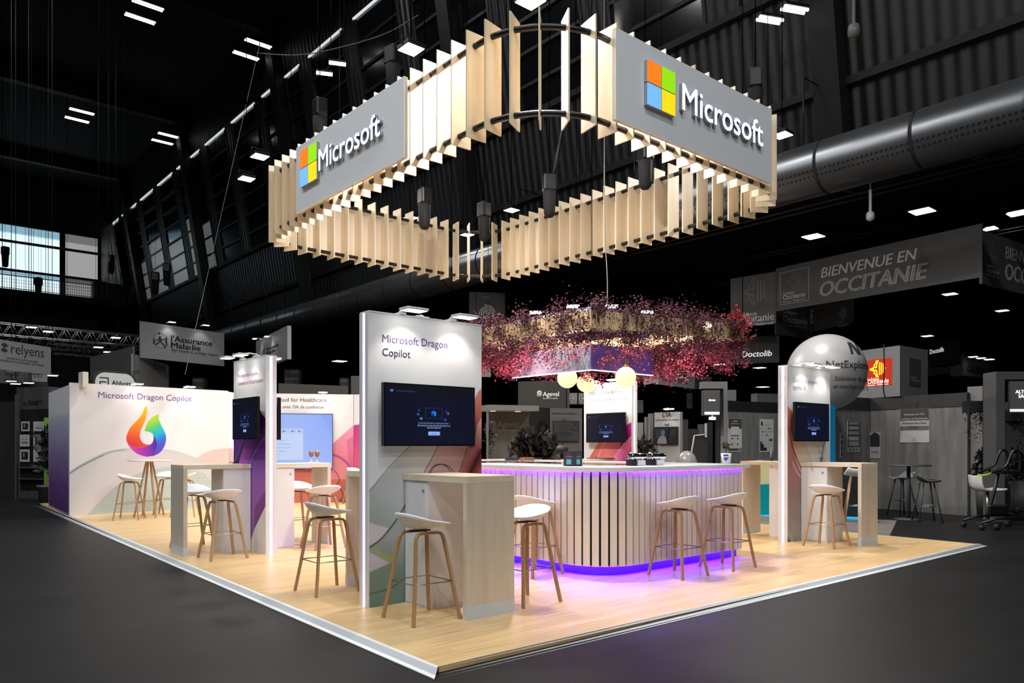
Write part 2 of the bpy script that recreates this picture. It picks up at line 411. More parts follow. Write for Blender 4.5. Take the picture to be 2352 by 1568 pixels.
def art4(a, F):
    P = F.P
    a.fill(P([(1378, 1010), (1354, 1050), (1330, 1100), (1460, 1100), (1460, 1000)]), 0, [(0, (216, 118, 108)), (.45, (226, 132, 130)), (1, (206, 80, 130))], F.p(1362, 1040), F.p(1430, 1020))
    a.fill(P([(1425, 985), (1455, 966), (1455, 1010), (1425, 1030)]), 0, [(0, (120, 0, 100)), (1, (196, 40, 160))], F.p(1434, 1005), F.p(1450, 980))
    a.fill(P([(1455, 998), (1432, 1020), (1410, 1052), (1400, 1100), (1460, 1100)]), 0, [(0, (230, 120, 184)), (1, (206, 70, 140))], F.p(1425, 1035), F.p(1450, 1050))
    a.line(P([(1455, 998), (1432, 1020), (1410, 1052)]), .012, (236, 190, 200))
    a.line(P([(1391, 1012), (1382, 1030), (1372, 1052)]), .01, (240, 196, 186))
def art3(a, F):
    P = F.P
    a.fill(P([(1808, 930), (1826, 953), (1840, 1010), (1846, 1013), (1864, 1062), (1860, 1110), (1808, 1300)]), 0, [(0, (218, 122, 92)), (.25, (176, 92, 84)), (.5, (226, 176, 152)), (1, (222, 204, 192))], F.p(1812, 950), F.p(1858, 1050))
    a.fill(P([(1846, 1010), (1869, 1010), (1898, 1064), (1864, 1064)]), 0, [(0, (228, 210, 196)), (1, (226, 222, 222))], F.p(1850, 1030), F.p(1880, 1040))
    a.fill(P([(1808, 960), (1830, 1062), (1846, 1100), (1846, 1260), (1808, 1260)]), 0, [(0, (196, 130, 116)), (.3, (176, 112, 106)), (.6, (150, 120, 116)), (1, (168, 166, 160))], F.p(1818, 990), F.p(1824, 1230))
    a.line(P([(1809, 975), (1822, 1030), (1846, 1090)]), .022, (110, 66, 62))
    a.line(P([(1820, 1060), (1830, 1082), (1846, 1104)]), .012, (232, 226, 228))
    a.line(P([(1846, 1012), (1855, 1036), (1864, 1062)]), .006, (120, 86, 76))
    a.line(P([(1869, 1012), (1882, 1034), (1898, 1064)]), .006, (150, 140, 140))
    a.fill(P([(1809, 1230), (1818, 1246), (1809, 1250)]), (70, 120, 90))

T1 = tower((3.352, 5.779), (4.575, 5.779), 'large white display tower nearest the camera, headed Microsoft Dragon Copilot', art1,
           [('Microsoft Dragon', (878, 785), (1027, 800), 0), ('Copilot', (878, 816), (942, 820), 1)], 'L')
T2 = tower((3.998, 10.56), (3.998, 9.49), 'white display tower with purple swirl print, in front of the Copilot logo wall', art2,
           [('Protégez vos équipes,', (547, 868), (593, 860), 2), ('données et infrastructures', (547, 885), (604, 877), 2)], 'R')
T3 = tower((10.19, 5.797), (11.43, 5.797), 'white display tower at the right end, headed Créez vos propres agents IA', art3,
           [('Créez vos propres', (1821, 877), (1878, 882), 3), ('agents IA', (1821, 893), (1851, 895), 3)], 'L')
T4 = tower((10.535, 10.18), (10.535, 9.01), 'white display tower with pink swirl print, seen beyond the bar', art4,
           [('Valorisez vos données', (1354, 907), (1434, 904), 2), ('cliniques et opérationnelles', (1354, 922), (1444, 917), 2)], 'R')

# flat arm lamps clipped on the tower tops and wall tops; the lamp head reaches out over the face
def arm_lamp(loc, rz, label, group, pw=12, back=0, aim=None):
    t = thing('arm_floodlight', label, 'lamp', loc, rz, group)
    b = B(); b.tube([(0, .06, .03), (0, .02, .05), (0, -.08, .055), (0, -.14, .045)], .009, 6); b.box(-.03, .03, -.02, .1, .012, .03); b.build('arm', WHITE, t)
    b = B(); b.box(-.11, .11, -.26, -.12, .02, .042); b.build('lamp_head', WHITE, t, bevel=.006)
    b = B(); b.box(-.095, .095, -.25, -.13, .016, .0195); b.build('lamp_glass', mat('lit lamp glass', (255, 252, 244), emit=9), t)
    c, s = math.cos(rz), math.sin(rz)
    P = lambda x, y, z: (loc[0] + c * x - s * y, loc[1] + s * x + c * y, loc[2] + z)
    lamp('SPOT', P(0, -.20, -.01), P(0, -.04, -.62), pw, (255, 247, 236), .07, 105, .55, name='arm lamp light')
    return t
def on(F, x, y=0, z=TH + ZF):
    q = F.A + F.u * x - F.n * y
    return (q.x, q.y, z)
arm_lamp(on(T1[1], .33), T1[1].rz, 'left lamp of the pair on top of the nearest tower', 'arm lamps')
arm_lamp(on(T1[1], .88), T1[1].rz, 'right lamp of the pair on top of the nearest tower', 'arm lamps')
arm_lamp(on(T1[1], .62, .145), T1[1].rz + math.pi, 'lamp reaching over the rear of the nearest tower', 'arm lamps', 7)
arm_lamp(on(T2[1], .28), T2[1].rz, 'far lamp of the pair on the purple swirl tower', 'arm lamps', 7)
arm_lamp(on(T2[1], .74), T2[1].rz, 'near lamp of the pair on the purple swirl tower', 'arm lamps', 7)
arm_lamp(on(T2[1], .55, .145), T2[1].rz + math.pi, 'lamp reaching right behind the purple swirl tower', 'arm lamps', 7)
arm_lamp(on(T3[1], .38), T3[1].rz, 'left lamp of the pair on the agents IA tower', 'arm lamps')
arm_lamp(on(T3[1], .95), T3[1].rz, 'right lamp of the pair on the agents IA tower', 'arm lamps')
arm_lamp(on(T3[1], .55, .145), T3[1].rz + math.pi, 'lamp reaching back behind the agents IA tower', 'arm lamps', 7)
arm_lamp(on(T4[1], .36), T4[1].rz, 'left lamp of the pair on the tower beyond the bar', 'arm lamps', 7)
arm_lamp(on(T4[1], .9), T4[1].rz, 'right lamp of the pair on the tower beyond the bar', 'arm lamps', 7)

# ---------------------------------------------------------------- televisions
def screen_art(a):
    W, H = a.w, a.h
    def X(u): return u * W
    def Z(v): return (1 - v) * H
    def r(u0, u1, v0, v1, c, al=1.0): a.rect(X(u0), X(u1), Z(v1), Z(v0), c, al)
    a.fill([(0, 0), (W, 0), (W, H), (0, H)], 0, [(0, (5, 6, 14)), (.3, (4, 7, 30)), (1, (4, 8, 32))], (0, H), (0, 0))
    r(.055, .085, .09, .12, (70, 130, 190)); r(.11, .32, .10, .115, (28, 52, 96))
    for u0, u1, v0, v1 in ((.43, .62, .37, .376), (.43, .62, .552, .558), (.43, .434, .37, .556), (.616, .62, .37, .556)): r(u0, u1, v0, v1, (34, 60, 130))
    r(.5, .518, .44, .51, (20, 60, 220)); r(.53, .548, .44, .51, (30, 160, 210)); a.fill([(X(.496), Z(.45)), (X(.524), Z(.42)), (X(.552), Z(.45)), (X(.552), Z(.465)), (X(.496), Z(.465))], (30, 110, 230))
    for u, v, c in ((.36, .42, (30, 50, 160)), (.35, .49, (70, 90, 150)), (.385, .56, (90, 140, 220)), (.665, .43, (30, 50, 160)), (.69, .46, (70, 110, 190)), (.655, .57, (40, 80, 220))): r(u - .011, u + .011, v - .017, v + .017, c)
    random.seed(3)
    for v, u0, u1 in ((.632, .355, .70), (.672, .345, .715), (.712, .45, .61)):
        u = u0
        while u < u1:
            l = random.uniform(.012, .04); r(u, min(u1, u + l), v, v + .014, (120, 140, 190)); u += l + .007
    r(.465, .595, .785, .845, (150, 180, 250)); r(.495, .565, .81, .82, (70, 90, 170))
def tv(loc, rz, w, h, label, art=screen_art, off=.1, em=None, n=(150, 90), cat='television', group='wall screens of the towers'):
    t = thing('television', label, cat, loc, rz, group)
    b = B(); b.box(-w / 2, w / 2, -off + .002, -off + .045, 0, h); b.box(-w * .36, w * .36, -off + .045, -off + .06, h * .15, h * .8); b.build('casing', BLACKP, t)
    b = B(); b.box(-.2, .2, -off + .06, -.004, h * .3, h * .7); b.build('wall_bracket', BLACK, t)
    a = Art(w - .024, h - .028, n[0], n[1], (5, 8, 24)); art(a)
    a.mesh('screen', em or SCRN, t, -off, -w / 2 + .012, .016)
    return t
def tvF(T, p0, p1, p2, label, off=.1, **k):
    F = Face((T.A + T.n * off)[:2], (T.Bp + T.n * off)[:2], 0)
    x0, z1 = F.p(*p0); x1, _ = F.p(*p1); _, z0 = F.p(*p2)
    q = T.A + T.u * ((x0 + x1) / 2)
    return tv((q.x, q.y, z0), T.rz, x1 - x0, z1 - z0, label, off=off, **k)
tvF(T1[1], (882, 877), (1091, 888), (882, 1024), 'television with dark blue setup screen on the nearest tower')
tvF(T2[1], (533.7, 916.6), (589, 909), (533.7, 1009), 'television seen edge on, on the purple swirl tower', off=.14)
tvF(T4[1], (1346, 950), (1434.5, 947), (1346, 1016), 'television with dark blue setup screen on the tower beyond the bar')
t3tv = Face(T3[1].A[:2], T3[1].Bp[:2])
tv((10.72, 5.797, 1.485), 0, .98, .565, 'television with dark blue setup screen on the agents IA tower')
b4 = Face((4.14 + .1, 9.49), (4.14 + .1, 10.6))
tv((4.143, 10.02, 1.50), R(90), .95, .55, 'television seen from its edge on the rear of the purple swirl tower', off=.09)

# ---------------------------------------------------------------- high tables fixed to the towers
def high_table(loc, rz, L, label, cab=.36, D=.5, cy=(.02, .46)):
    t = thing('high_table', label, 'table', loc, rz, 'birch high tables')
    b = B(); b.box(.003, L, 0, D, 1.085, 1.14); b.build('tabletop', BIRCHX, t, bevel=.002)
    b = B(); b.box(L - .05, L - .0005, .0005, D - .0005, .115, 1.0845); e = b.build('end_panel', BIRCHV, t, bevel=.0015)
    b = B(); b.box(L - .05, L + .0012, -.001, D + .001, 0, .1145); b.build('kick_plate', KICK, e)
    b = B(); b.box(.003, cab, cy[0], cy[1], 0, 1.084); c = b.build('cabinet', WHITE, t, bevel=.001)
    b = B(); b.box(.02, cab - .014, cy[0] - .006, cy[0] - .0005, .02, 1.07); d = b.build('cabinet_door', WHITE, c, bevel=.001)
    b = B(); b.cyl((cab - .06, cy[0] - .016, 1.0), (cab - .06, cy[0] - .005, 1.0), .012, 12); b.build('lock', STEEL, c)
    return t
high_table((3.69, 5.776, ZF), R(-90), .925, 'birch high table on the front of the nearest tower, with a wide end panel')
high_table((4.20, 5.928, ZF), R(90), .91, 'birch high table behind the nearest tower, partly hidden by it')
high_table((3.994, 10.43, ZF), R(180), .865, 'birch high table on the left side of the purple swirl tower', cy=(.04, .48))
high_table((4.146, 9.875, ZF), 0, .97, 'birch high table on the right side of the purple swirl tower', cab=.43, cy=(.015, .46))
high_table((10.53, 5.794, ZF), R(-90), .90, 'birch high table on the front of the agents IA tower', cab=.4, cy=(.02, .48))
high_table((11.11, 5.946, ZF), R(90), .90, 'birch high table behind the agents IA tower, next to the bar end', cab=.42)
high_table((10.531, 9.84, ZF), R(180), .93, 'birch high table of the tower beyond the bar, laptop on it')

# ---------------------------------------------------------------- bar stools
def make_stool(label, loc, rz, group):
    t = thing('bar_stool', label, 'bar stool', loc, rz, group)
    nu, nr = 40, 9; V = []; F = []
    c0 = (0, -.07)
    for j in range(nr + 1):
        q = j / nr
        for i in range(nu):
            a = 2 * math.pi * i / nu; ca, sa = math.cos(a), math.sin(a)
            ex = .232 * (abs(ca) ** .8) * (1 if ca >= 0 else -1); ey = (.215 if sa > 0 else .195) * (abs(sa) ** .85) * (1 if sa >= 0 else -1)
            bk = (1 - sa) / 2                                       # 1 at the back, 0 at the front lip
            hz = .038 + .092 * bk ** 1.5
            x = ex * q; y = c0[1] * (1 - q) + ey * q
            V.append((x, y, .722 + hz * (q ** 2.3) * (1 - .12 * max(0, q - .85) / .15 * (1 - bk))))
    for j in range(nr):
        for i in range(nu):
            F.append((j * nu + i, j * nu + (i + 1) % nu, (j + 1) * nu + (i + 1) % nu, (j + 1) * nu + i))
    b = B(); b.add(V, F, 0, True); s = b.build('seat', SEATM, t)
    so = s.modifiers.new('thickness', 'SOLIDIFY'); so.thickness = .011; so.offset = -1
    b = B(); b.box(-.045, .045, -.09, .06, .704, .714); b.build('seat_bracket', BLACK, t)
    prof = [(.016, .0105), (-.016, .0105), (-.016, -.0105), (.016, -.0105)]
    for sx in (-1, 1):
        for sy in (-1, 1):
            pts = [(sx * .222, sy * .222, 0), (sx * .19, sy * .192, .2), (sx * .145, sy * .152, .5), (sx * .122, sy * .134, .63), (sx * .116, sy * .124, .665), (sx * .111, sy * .108, .685), (sx * .107, sy * .085, .692), (sx * .1, sy * .0004, .694)]
            b = B(); b.sweep(pts, prof, ref=(1, 0, 0), sm=False); lg = b.build('leg', OAK, t, bevel=.003)
    b = B(); k = .177
    b.tube([(-k, -k + .01, .305), (-k + .01, -k, .305), (k - .01, -k, .305), (k, -k + .01, .305), (k, k - .01, .305), (k - .01, k, .305), (-k + .01, k, .305), (-k, k - .01, .305)], .0052, 8, True)
    b.build('footrest', STEEL, t)
    return t
G_ = 'white shell bar stools'
st0 = make_stool('white bar stool in front of the nearest high table, in the foreground', (3.47, 5.16, ZF), R(-90), G_)
STOOLS = [   # x, y, facing angle, label
    (3.43, 6.70, -90, 'white bar stool just left of the nearest tower'),
    (4.56, 5.13, 90, 'white bar stool half hidden right of the nearest high table'),
    (5.60, 6.16, -90, 'white bar stool at the left side of the bar'),
    (6.70, 5.08, 0, 'white bar stool facing the bar front, left of two'),
    (7.57, 5.05, 0, 'white bar stool facing the bar front, right of two'),
    (10.19, 5.22, -90, 'white bar stool beside the high table of the agents IA tower'),
    (3.47, 9.53, 0, 'white bar stool in front of the table left of the purple swirl tower'),
    (3.52, 10.78, 180, 'white bar stool behind the table left of the purple swirl tower'),
    (4.85, 9.58, 0, 'white bar stool in front of the table right of the purple swirl tower'),
    (4.99, 10.68, 180, 'white bar stool behind the table right of the purple swirl tower'),
    (3.94, 15.60, -120, 'white bar stool left of the round table by the logo wall'),
    (4.85, 16.35, 150, 'white bar stool behind the round table by the logo wall'),
    (4.93, 15.55, 60, 'white bar stool right of the round table by the logo wall'),
]
for x, y, a, l in STOOLS: dup(st0, l, (x, y, ZF), R(a), G_)
q = atz(823, 1079, .84); dup(st0, 'white bar stool by the wall screen, only its seat rim showing', (q.x, q.y + .1, ZF), R(200), G_)

# round table with four splayed legs
t = thing('round_table', 'white round high table on four splayed oak legs by the logo wall', 'table', (4.40, 16.0, ZF), R(8))
b = B(); b.lathe([(0, 1.075), (.36, 1.075), (.40, 1.09), (.40, 1.10), (0, 1.10)], 40); b.build('tabletop', WHITE, t)
for sx, sy in ((1, 0), (-1, 0), (0, 1), (0, -1)):
    b = B(); b.sweep([(sx * .29, sy * .29, 0), (sx * .055, sy * .055, 1.074)], [(.018, .013), (-.018, .013), (-.018, -.013), (.018, -.013)], ref=(sy, sx, 0), sm=False); b.build('leg', OAK, t, bevel=.002)
b = B(); b.tube([(.225 * math.cos(i * math.pi / 16), .225 * math.sin(i * math.pi / 16), .30) for i in range(32)], .006, 6, True); b.build('footrest_ring', STEEL, t)

# ---------------------------------------------------------------- partition walls at the rear of the platform
def wall_panel(A, Bp, h, label, art, nx, nz, depth=.06, letters=None, cat='partition wall', bg=(224, 223, 228)):
    F = Face(A, Bp); t = thing('partition_wall', label, cat, (A[0], A[1], ZF), F.rz)
    a = Art(F.L, h, nx, nz, bg)
    if art: art(a, F)
    a.mesh('printed_panel', INK, t, 0, 0, 0, depth)
    if letters:
        ms = [mat('violet letters', (116, 84, 150)), mat('dark violet letters', (66, 54, 92)), mat('charcoal letters', (58, 52, 70))]
        for (s, p0, p1, mi) in letters:
            q0 = F.p(*p0); q1 = F.p(*p1); b = B(); b.text(s, q0[0], q0[1], -.004, w=q1[0] - q0[0]); b.build('lettering', ms[mi], t)
    return t, F
Z1 = lambda P: [(60 + x / 3.92, 840 + y / 3.92) for x, y in P]
def art_logo(a, F):
    P = lambda p: F.P(Z1(p))
    a.fill(P([(1520, 850), (1545, 822), (1600, 785), (1680, 757), (1760, 743), (1840, 736), (1840, 1300), (1660, 1300)]), (214, 192, 190))
    a.fill(P([(380, 978), (450, 925), (550, 868), (700, 795), (800, 766), (900, 753), (1080, 748), (1250, 755), (1350, 772), (1450, 800), (1540, 835), (1620, 875), (1700, 950), (1720, 1340), (380, 1380)]), 0,
           [(0, (200, 205, 208)), (.25, (214, 212, 216)), (.55, (208, 200, 206)), (1, (204, 198, 202))], F.p(160, 1060), F.p(420, 1170))
    a.line(P([(380, 978), (450, 925), (550, 868), (700, 795), (800, 766), (900, 753)]), .045, (150, 166, 172), a=.8)
    a.line(P([(380, 980), (450, 930), (550, 875), (700, 803)]), .02, (112, 132, 142), a=.8)
    a.line(P([(900, 755), (1080, 750), (1250, 760), (1350, 778), (1450, 808), (1540, 842), (1640, 890)]), .06, (192, 200, 202), a=.8)
    a.fill(P([(520, 1380), (600, 1280), (700, 1180), (800, 1090), (930, 1000), (1080, 940), (1290, 905), (1450, 920), (1600, 965), (1700, 1060), (1720, 1380)]), (178, 192, 190))
    rnd = random.Random(5)
    for i in range(26):
        for j in range(14):
            x = 640 + i * 42 + (j % 2) * 20; y = 960 + j * 30
            if y > 1340 - (x - 560) * .62 or x > 1290: a.line(P([(x, y), (x + 9, y + 6)]), .016, (206, 214, 210), a=rnd.uniform(.2, .7))
    org = [(1078, 368), (1089, 372), (1089, 415), (1076, 480), (1050, 540), (1030, 590), (1024, 630), (1034, 668), (1056, 695), (1085, 706), (1116, 708), (1076, 726), (1022, 735), (972, 728), (930, 706), (904, 672), (903, 640), (915, 600), (940, 552), (985, 505), (1030, 455), (1052, 415), (1066, 376)]
    pnk = [(904, 665), (930, 700), (972, 726), (1022, 735), (1076, 726), (1116, 708), (1140, 684), (1148, 650), (1146, 622), (1166, 655), (1178, 705), (1168, 755), (1146, 796), (1120, 812), (1085, 817), (1040, 808), (990, 786), (945, 745), (916, 705)]
    blu = [(1184, 437), (1194, 442), (1196, 480), (1216, 530), (1244, 585), (1260, 635), (1256, 690), (1234, 745), (1195, 788), (1140, 812), (1126, 808), (1152, 775), (1172, 725), (1174, 690), (1160, 648), (1140, 616), (1118, 598), (1092, 590), (1070, 587), (1072, 560), (1092, 512), (1122, 474), (1158, 450)]
    q = lambda x, y: F.p(60 + x / 3.92, 840 + y / 3.92)
    a.fill(P(blu), 0, [(0, (172, 214, 50)), (.22, (86, 196, 104)), (.48, (0, 172, 214)), (.68, (52, 104, 214)), (1, (88, 56, 180))], q(1075, 520), q(1235, 760), curve=True)
    a.fill(P(pnk), 0, [(0, (222, 70, 170)), (.45, (170, 52, 176)), (1, (64, 34, 160))], q(915, 720), q(1170, 700), curve=True)
    a.fill(P(org), 0, [(0, (250, 188, 12)), (.45, (242, 140, 30)), (.78, (226, 82, 52)), (1, (206, 56, 60))], q(1080, 380), q(1010, 730), curve=True)
W1A, W1B = (3.242, 17.123), (6.46, 17.398)
wl, WF1 = wall_panel(W1A, W1B, 2.62, 'white partition wall with the multicolour flame logo and Microsoft Dragon Copilot title', art_logo, 400, 330, letters=[('Microsoft Dragon Copilot', (226, 913), (440, 917.5), 0)])
# the side of that store room, seen as a purple gradient wall
def art_side(a, F):
    P = F.P
    a.fill([(0, 0), (9, 0), (9, 3), (0, 3)], 0, [(0, (92, 52, 112)), (.22, (116, 78, 146)), (.45, (150, 130, 184)), (.66, (184, 184, 210)), (.74, (196, 204, 214)), (.8, (232, 232, 238)), (1, (236, 236, 240))], (0, 0), (0, 2.6))
wall_panel((3.40, 20.2), (3.245, 17.19), 2.58, 'purple to white gradient side wall of the store room, left of the logo wall', art_side, 30, 60)
b = B(); b.prism([(3.30, 17.22), (6.4, 17.46), (6.4, 20.2), (3.44, 20.2)], 2.55, 2.60)
tag(b.build('store_room_roof', WHITE), 'flat white roof board closing the store room behind the logo wall', 'roof board')
b = B(); b.box(-.05, .05, -.2, .06, 0, .3); tag(b.build('wall_clamp', mat('cream metal', (216, 212, 200), .5), loc=(3.46, 17.11, 2.57), rz=R(5)), 'cream clamp box hooked over the left corner of the logo wall', 'clamp')
# fold to the screen wall
q1 = at(562, 1100, 18.3); q2 = at(812, 1100, 18.85); q3 = at(868, 1100, 18.6)
def art_fold(a, F):
    a.fill(F.P([(500, 1024), (530, 1029), (560, 1038), (600, 1054), (600, 1200), (480, 1200)]), (196, 170, 166))
wall_panel((6.47, 17.405), (q1.x - .03, q1.y), 2.6, 'narrow white return panel between the logo wall and the screen wall', art_fold, 30, 60)
def art_screen(a, F):
    P = F.P
    a.fill(P([(690, 1100), (765, 1018), (807, 980), (830, 960), (830, 1160), (560, 1160)]), 0, [(0, (226, 150, 180)), (.45, (206, 116, 136)), (1, (186, 96, 84))], F.p(800, 985), F.p(740, 1140))
    a.fill(P([(560, 1077), (770, 1077), (790, 1100), (820, 1110), (820, 1170), (560, 1170)]), (184, 102, 92))
    a.fill(P([(765, 1044), (790, 1056), (806, 1076), (818, 1100), (760, 1100), (760, 1046)]), (206, 128, 140))
    a.line(P([(764, 1044), (780, 1050), (796, 1062), (808, 1080), (816, 1096)]), .05, (160, 66, 140))
    a.fill(P([(796, 1010), (812, 1000), (812, 1080), (800, 1060)]), (184, 84, 130), a=.6)
wall_panel((q1.x, q1.y), (q2.x, q2.y), 2.63, 'white and pink partition wall carrying the big light blue screen', art_screen, 150, 150,
           letters=[('Microsoft Cloud for Healthcare', (570, 921), (750, 927), 2), ('Transformez vos soins avec l\'IA de confiance', (545, 936), (743.5, 940), 2)])
def art_fold2(a, F):
    P = F.P
    a.fill(P([(800, 985), (812, 977), (830, 972), (880, 955), (880, 1080), (800, 1080)]), 0, [(0, (186, 56, 140)), (1, (214, 92, 124))], F.p(820, 980), F.p(820, 1078))
    a.fill(P([(800, 1080), (880, 1080), (880, 1170), (800, 1170)]), (190, 104, 96))
wall_panel((q2.x + .01, q2.y), (q3.x, q3.y), 2.63, 'narrow white and magenta return panel right of the big light blue screen', art_fold2, 40, 80)
arm_lamp(on(WF1, 1.2, 0, 2.66), WF1.rz, 'left lamp on top of the logo wall', 'wall lamps', 4.5)
arm_lamp(on(WF1, 2.28, 0, 2.66), WF1.rz, 'right lamp on top of the logo wall', 'wall lamps', 4.5)
SF = Face((q1.x, q1.y), (q2.x, q2.y)); xs = SF.p(742, 905)[0]
arm_lamp(on(SF, xs, 0, 2.67), SF.rz, 'lamp on top of the screen wall', 'wall lamps', 4.5)
def cloud_art(a):
    W, H = a.w, a.h
    a.fill([(0, 0), (W, 0), (W, H), (0, H)], 0, [(0, (150, 176, 252)), (.5, (166, 190, 250)), (1, (160, 188, 252))], (W, H), (0, 0))
    a.fill([(W * .86, H), (W, H), (W, H * .6)], (128, 166, 250), a=.4)
    r = lambda u0, u1, v0, v1, c, al=1.0: a.rect(u0 * W, u1 * W, (1 - v1) * H, (1 - v0) * H, c, al)
    r(.10, .655, .27, .84, (200, 216, 250)); r(.10, .655, .27, .36, (190, 208, 250))
    for u in (.2, .32, .44, .54, .62): r(u - .02, u - .003, .30, .33, (40, 90, 190)); r(u + .002, u + .025, .31, .322, (120, 150, 210))
    r(.12, .645, .39, .392, (140, 170, 230)); r(.12, .645, .45, .452, (140, 170, 230)); r(.643, .645, .39, .452, (140, 170, 230))
    for k, l in enumerate((.12, .2, .22, .18, .14)): r(.33 - .02 * k, .33 + l - .02 * k, .48 + k * .065, .49 + k * .065, (150, 176, 224))
q = SF.A + SF.u * SF.p(666, 1000)[0]; zt = SF.p(700, 950)[1] + ZF; zb = SF.p(700, 1077)[1] + ZF
tv((q.x, q.y, zb), SF.rz, SF.p(766, 1000)[0] - SF.p(566, 1000)[0], zt - zb, 'big television with a light blue window on the pink screen wall', cloud_art, n=(160, 100), em=ink('bright lit screen', .95), group='wall screens')

# ---------------------------------------------------------------- the bar
BX, BY, BXE, BYE, BR = 5.86, 5.40, 8.38, 10.0, .5
def bar_path(off, xe=BXE, ye=BYE, n=12):
    """from the right end along the front, round the corner, up the left side; off > 0 is outwards"""
    r = BR + off; c = (BX + BR, BY + BR); P = [(xe, BY - off)]
    for i in range(n + 1):
        a = R(270 - 90 * i / n); P.append((c[0] + r * math.cos(a), c[1] + r * math.sin(a)))
    return P + [(BX - off, ye)]
bar = thing('bar_counter', 'white bar counter with vertical slats and violet glow under its top', 'bar counter', (0, 0, ZF))
zt = 1.155
top = bar_path(.06, BXE + .12, BYE + .06) + [(BXE + .12, BYE + .06), (BXE + .12, BYE - .5), (6.36, BYE - .5), (6.36, 5.92), (BXE + .12, 5.92)]
b = B(); b.prism(top, zt - .02, zt); b.box(BXE - .38, BXE + .12, 5.9201, BYE - .5001, zt - .02, zt); b.prism(bar_path(.0599, BXE + .1199) + bar_path(.046, BXE + .1199)[::-1], zt - .046, zt - .0201); b.box(BXE + .105, BXE + .12, 5.345, 5.92, zt - .046, zt - .0201)
b.build('worktop', mat('white stone top', (225, 226, 230), .3), bar)
p0 = bar_path(-.02); p1 = bar_path(-.05)
b = B(); b.prism(p0 + p1[::-1], .11, zt - .0205); b.build('backing_panel', mat('black backing', (12, 11, 14), .6), bar)
pp = bar_path(-.09, BXE + .04); pq = bar_path(-.13, BXE + .04)
b = B(); b.prism(pp + pq[::-1], .001, .109); b.build('plinth', mat('plinth led tint', (90, 60, 170), .35), bar)  # violet led light on the pale plinth is put into its colour
b = B(); b.box(BXE - .015, BXE + .005, BY + .02, BY + .5, .11, zt - .043); b.box(BXE - .38, BXE - .36, 5.93, BYE - .52, 0, zt - .043); b.box(6.34, 6.36, 5.93, BYE - .52, .0, zt - .043); b.box(6.36, BXE - .38, BYE - .5, BYE - .48, 0, zt - .043)
b.build('inner_panel', WHITE, bar)
violet = mat('violet led', (120, 20, 255), emit=330, ergb=(112, 30, 255))
b = B(); b.sweep([(x, y, zt - .027) for x, y in bar_path(.018)], [(.005, .006), (-.005, .006), (-.005, -.006), (.005, -.006)], ref=(0, 0, 1), sm=False); b.build('led_strip', violet, bar)
b = B(); b.sweep([(x, y, .104) for x, y in bar_path(-.055)], [(.004, .012), (-.004, .012), (-.004, -.012), (.004, -.012)], ref=(0, 0, 1), sm=False); b.build('led_strip', mat('violet plinth led', (120, 20, 255), emit=75, ergb=(84, 0, 255)), bar)
# slats, one part each
P = bar_path(0, n=40); seg = [0]
for i in range(1, len(P)): seg.append(seg[-1] + math.hypot(P[i][0] - P[i - 1][0], P[i][1] - P[i - 1][1]))
SLAT = mat('whitewashed slat', (226, 214, 202), .5, var=.06, vscale=(30, 30, 2))
s = .045; k = 0
while s < seg[-1] - .05 and k < 99:
    i = max(j for j in range(len(seg)) if seg[j] <= s); i = min(i, len(P) - 2); u = (s - seg[i]) / (seg[i + 1] - seg[i])
    x = P[i][0] * (1 - u) + P[i + 1][0] * u; y = P[i][1] * (1 - u) + P[i + 1][1] * u
    dx, dy = P[i + 1][0] - P[i][0], P[i + 1][1] - P[i][1]; an = math.atan2(dy, dx)
    if 1e-9 < 1 and BX + .001 < x < BX + BR and y < BY + BR - .001:                 # on the curve: tangent of the circle
        an = math.atan2(y - BY - BR, x - BX - BR) - math.pi / 2
    b = B(); b.box(-.0365, .0365, -.0205, 0, .108, zt - .0205); b.build('slat', SLAT, bar, loc=(x, y, 0), rz=an + math.pi)
    s += .0935; k += 1
b = B(); b.box(-.035, .035, -.026, -.0006, .66, .74); b.build('socket_plate', WHITE, bar, loc=(BX, 7.02, 0), rz=R(-90))

# things standing on the bar
ZB = ZF + zt
q = at(1317, 1070, 8.6)
t = thing('menu_box', 'dark standing menu box lettered NOUS SOMMES on the bar', 'menu stand', (q.x, q.y, ZB), YAW - R(90))
b = B(); b.prism([(-.11, .0), (.005, -.045), (.1, .01), (.0, .06)], .001, .168); b.build('card_box', mat('aubergine card', (50, 42, 58), .5), t)
b = B()
for (xa, ya, xb, yb, w_, ws) in ((-.11, 0, .005, -.045, .075, ('NOUS', 'SOMMES')), (.005, -.045, .1, .01, .06, ('NOUS', 'SOMMES'))):
    d = Vector((xb - xa, yb - ya, 0)); L = d.length; d /= L; n = Vector((d.y, -d.x, 0))
    def wp(x, z, d=d, n=n, xa=xa, ya=ya): return (xa + d.x * x + n.x * .0015, ya + d.y * x + n.y * .0015, z)
    b.text(ws[0], L / 2, .128, w=w_ * .62, align='C', mi=0, warp=wp, bold=.02); b.text(ws[1], L / 2, .1, w=w_ * .95, align='C', mi=1, warp=wp, bold=.02)
    b.add([wp(L * .28, .022), wp(L * .72, .022), wp(L * .72, .078), wp(L * .28, .078)], [(0, 1, 2, 3)], 2)
b.build('lettering', [mat('pink letters', (206, 60, 130), .5), mat('yellow letters', (214, 206, 130), .5), mat('teal patch', (96, 176, 184), .5)], t)
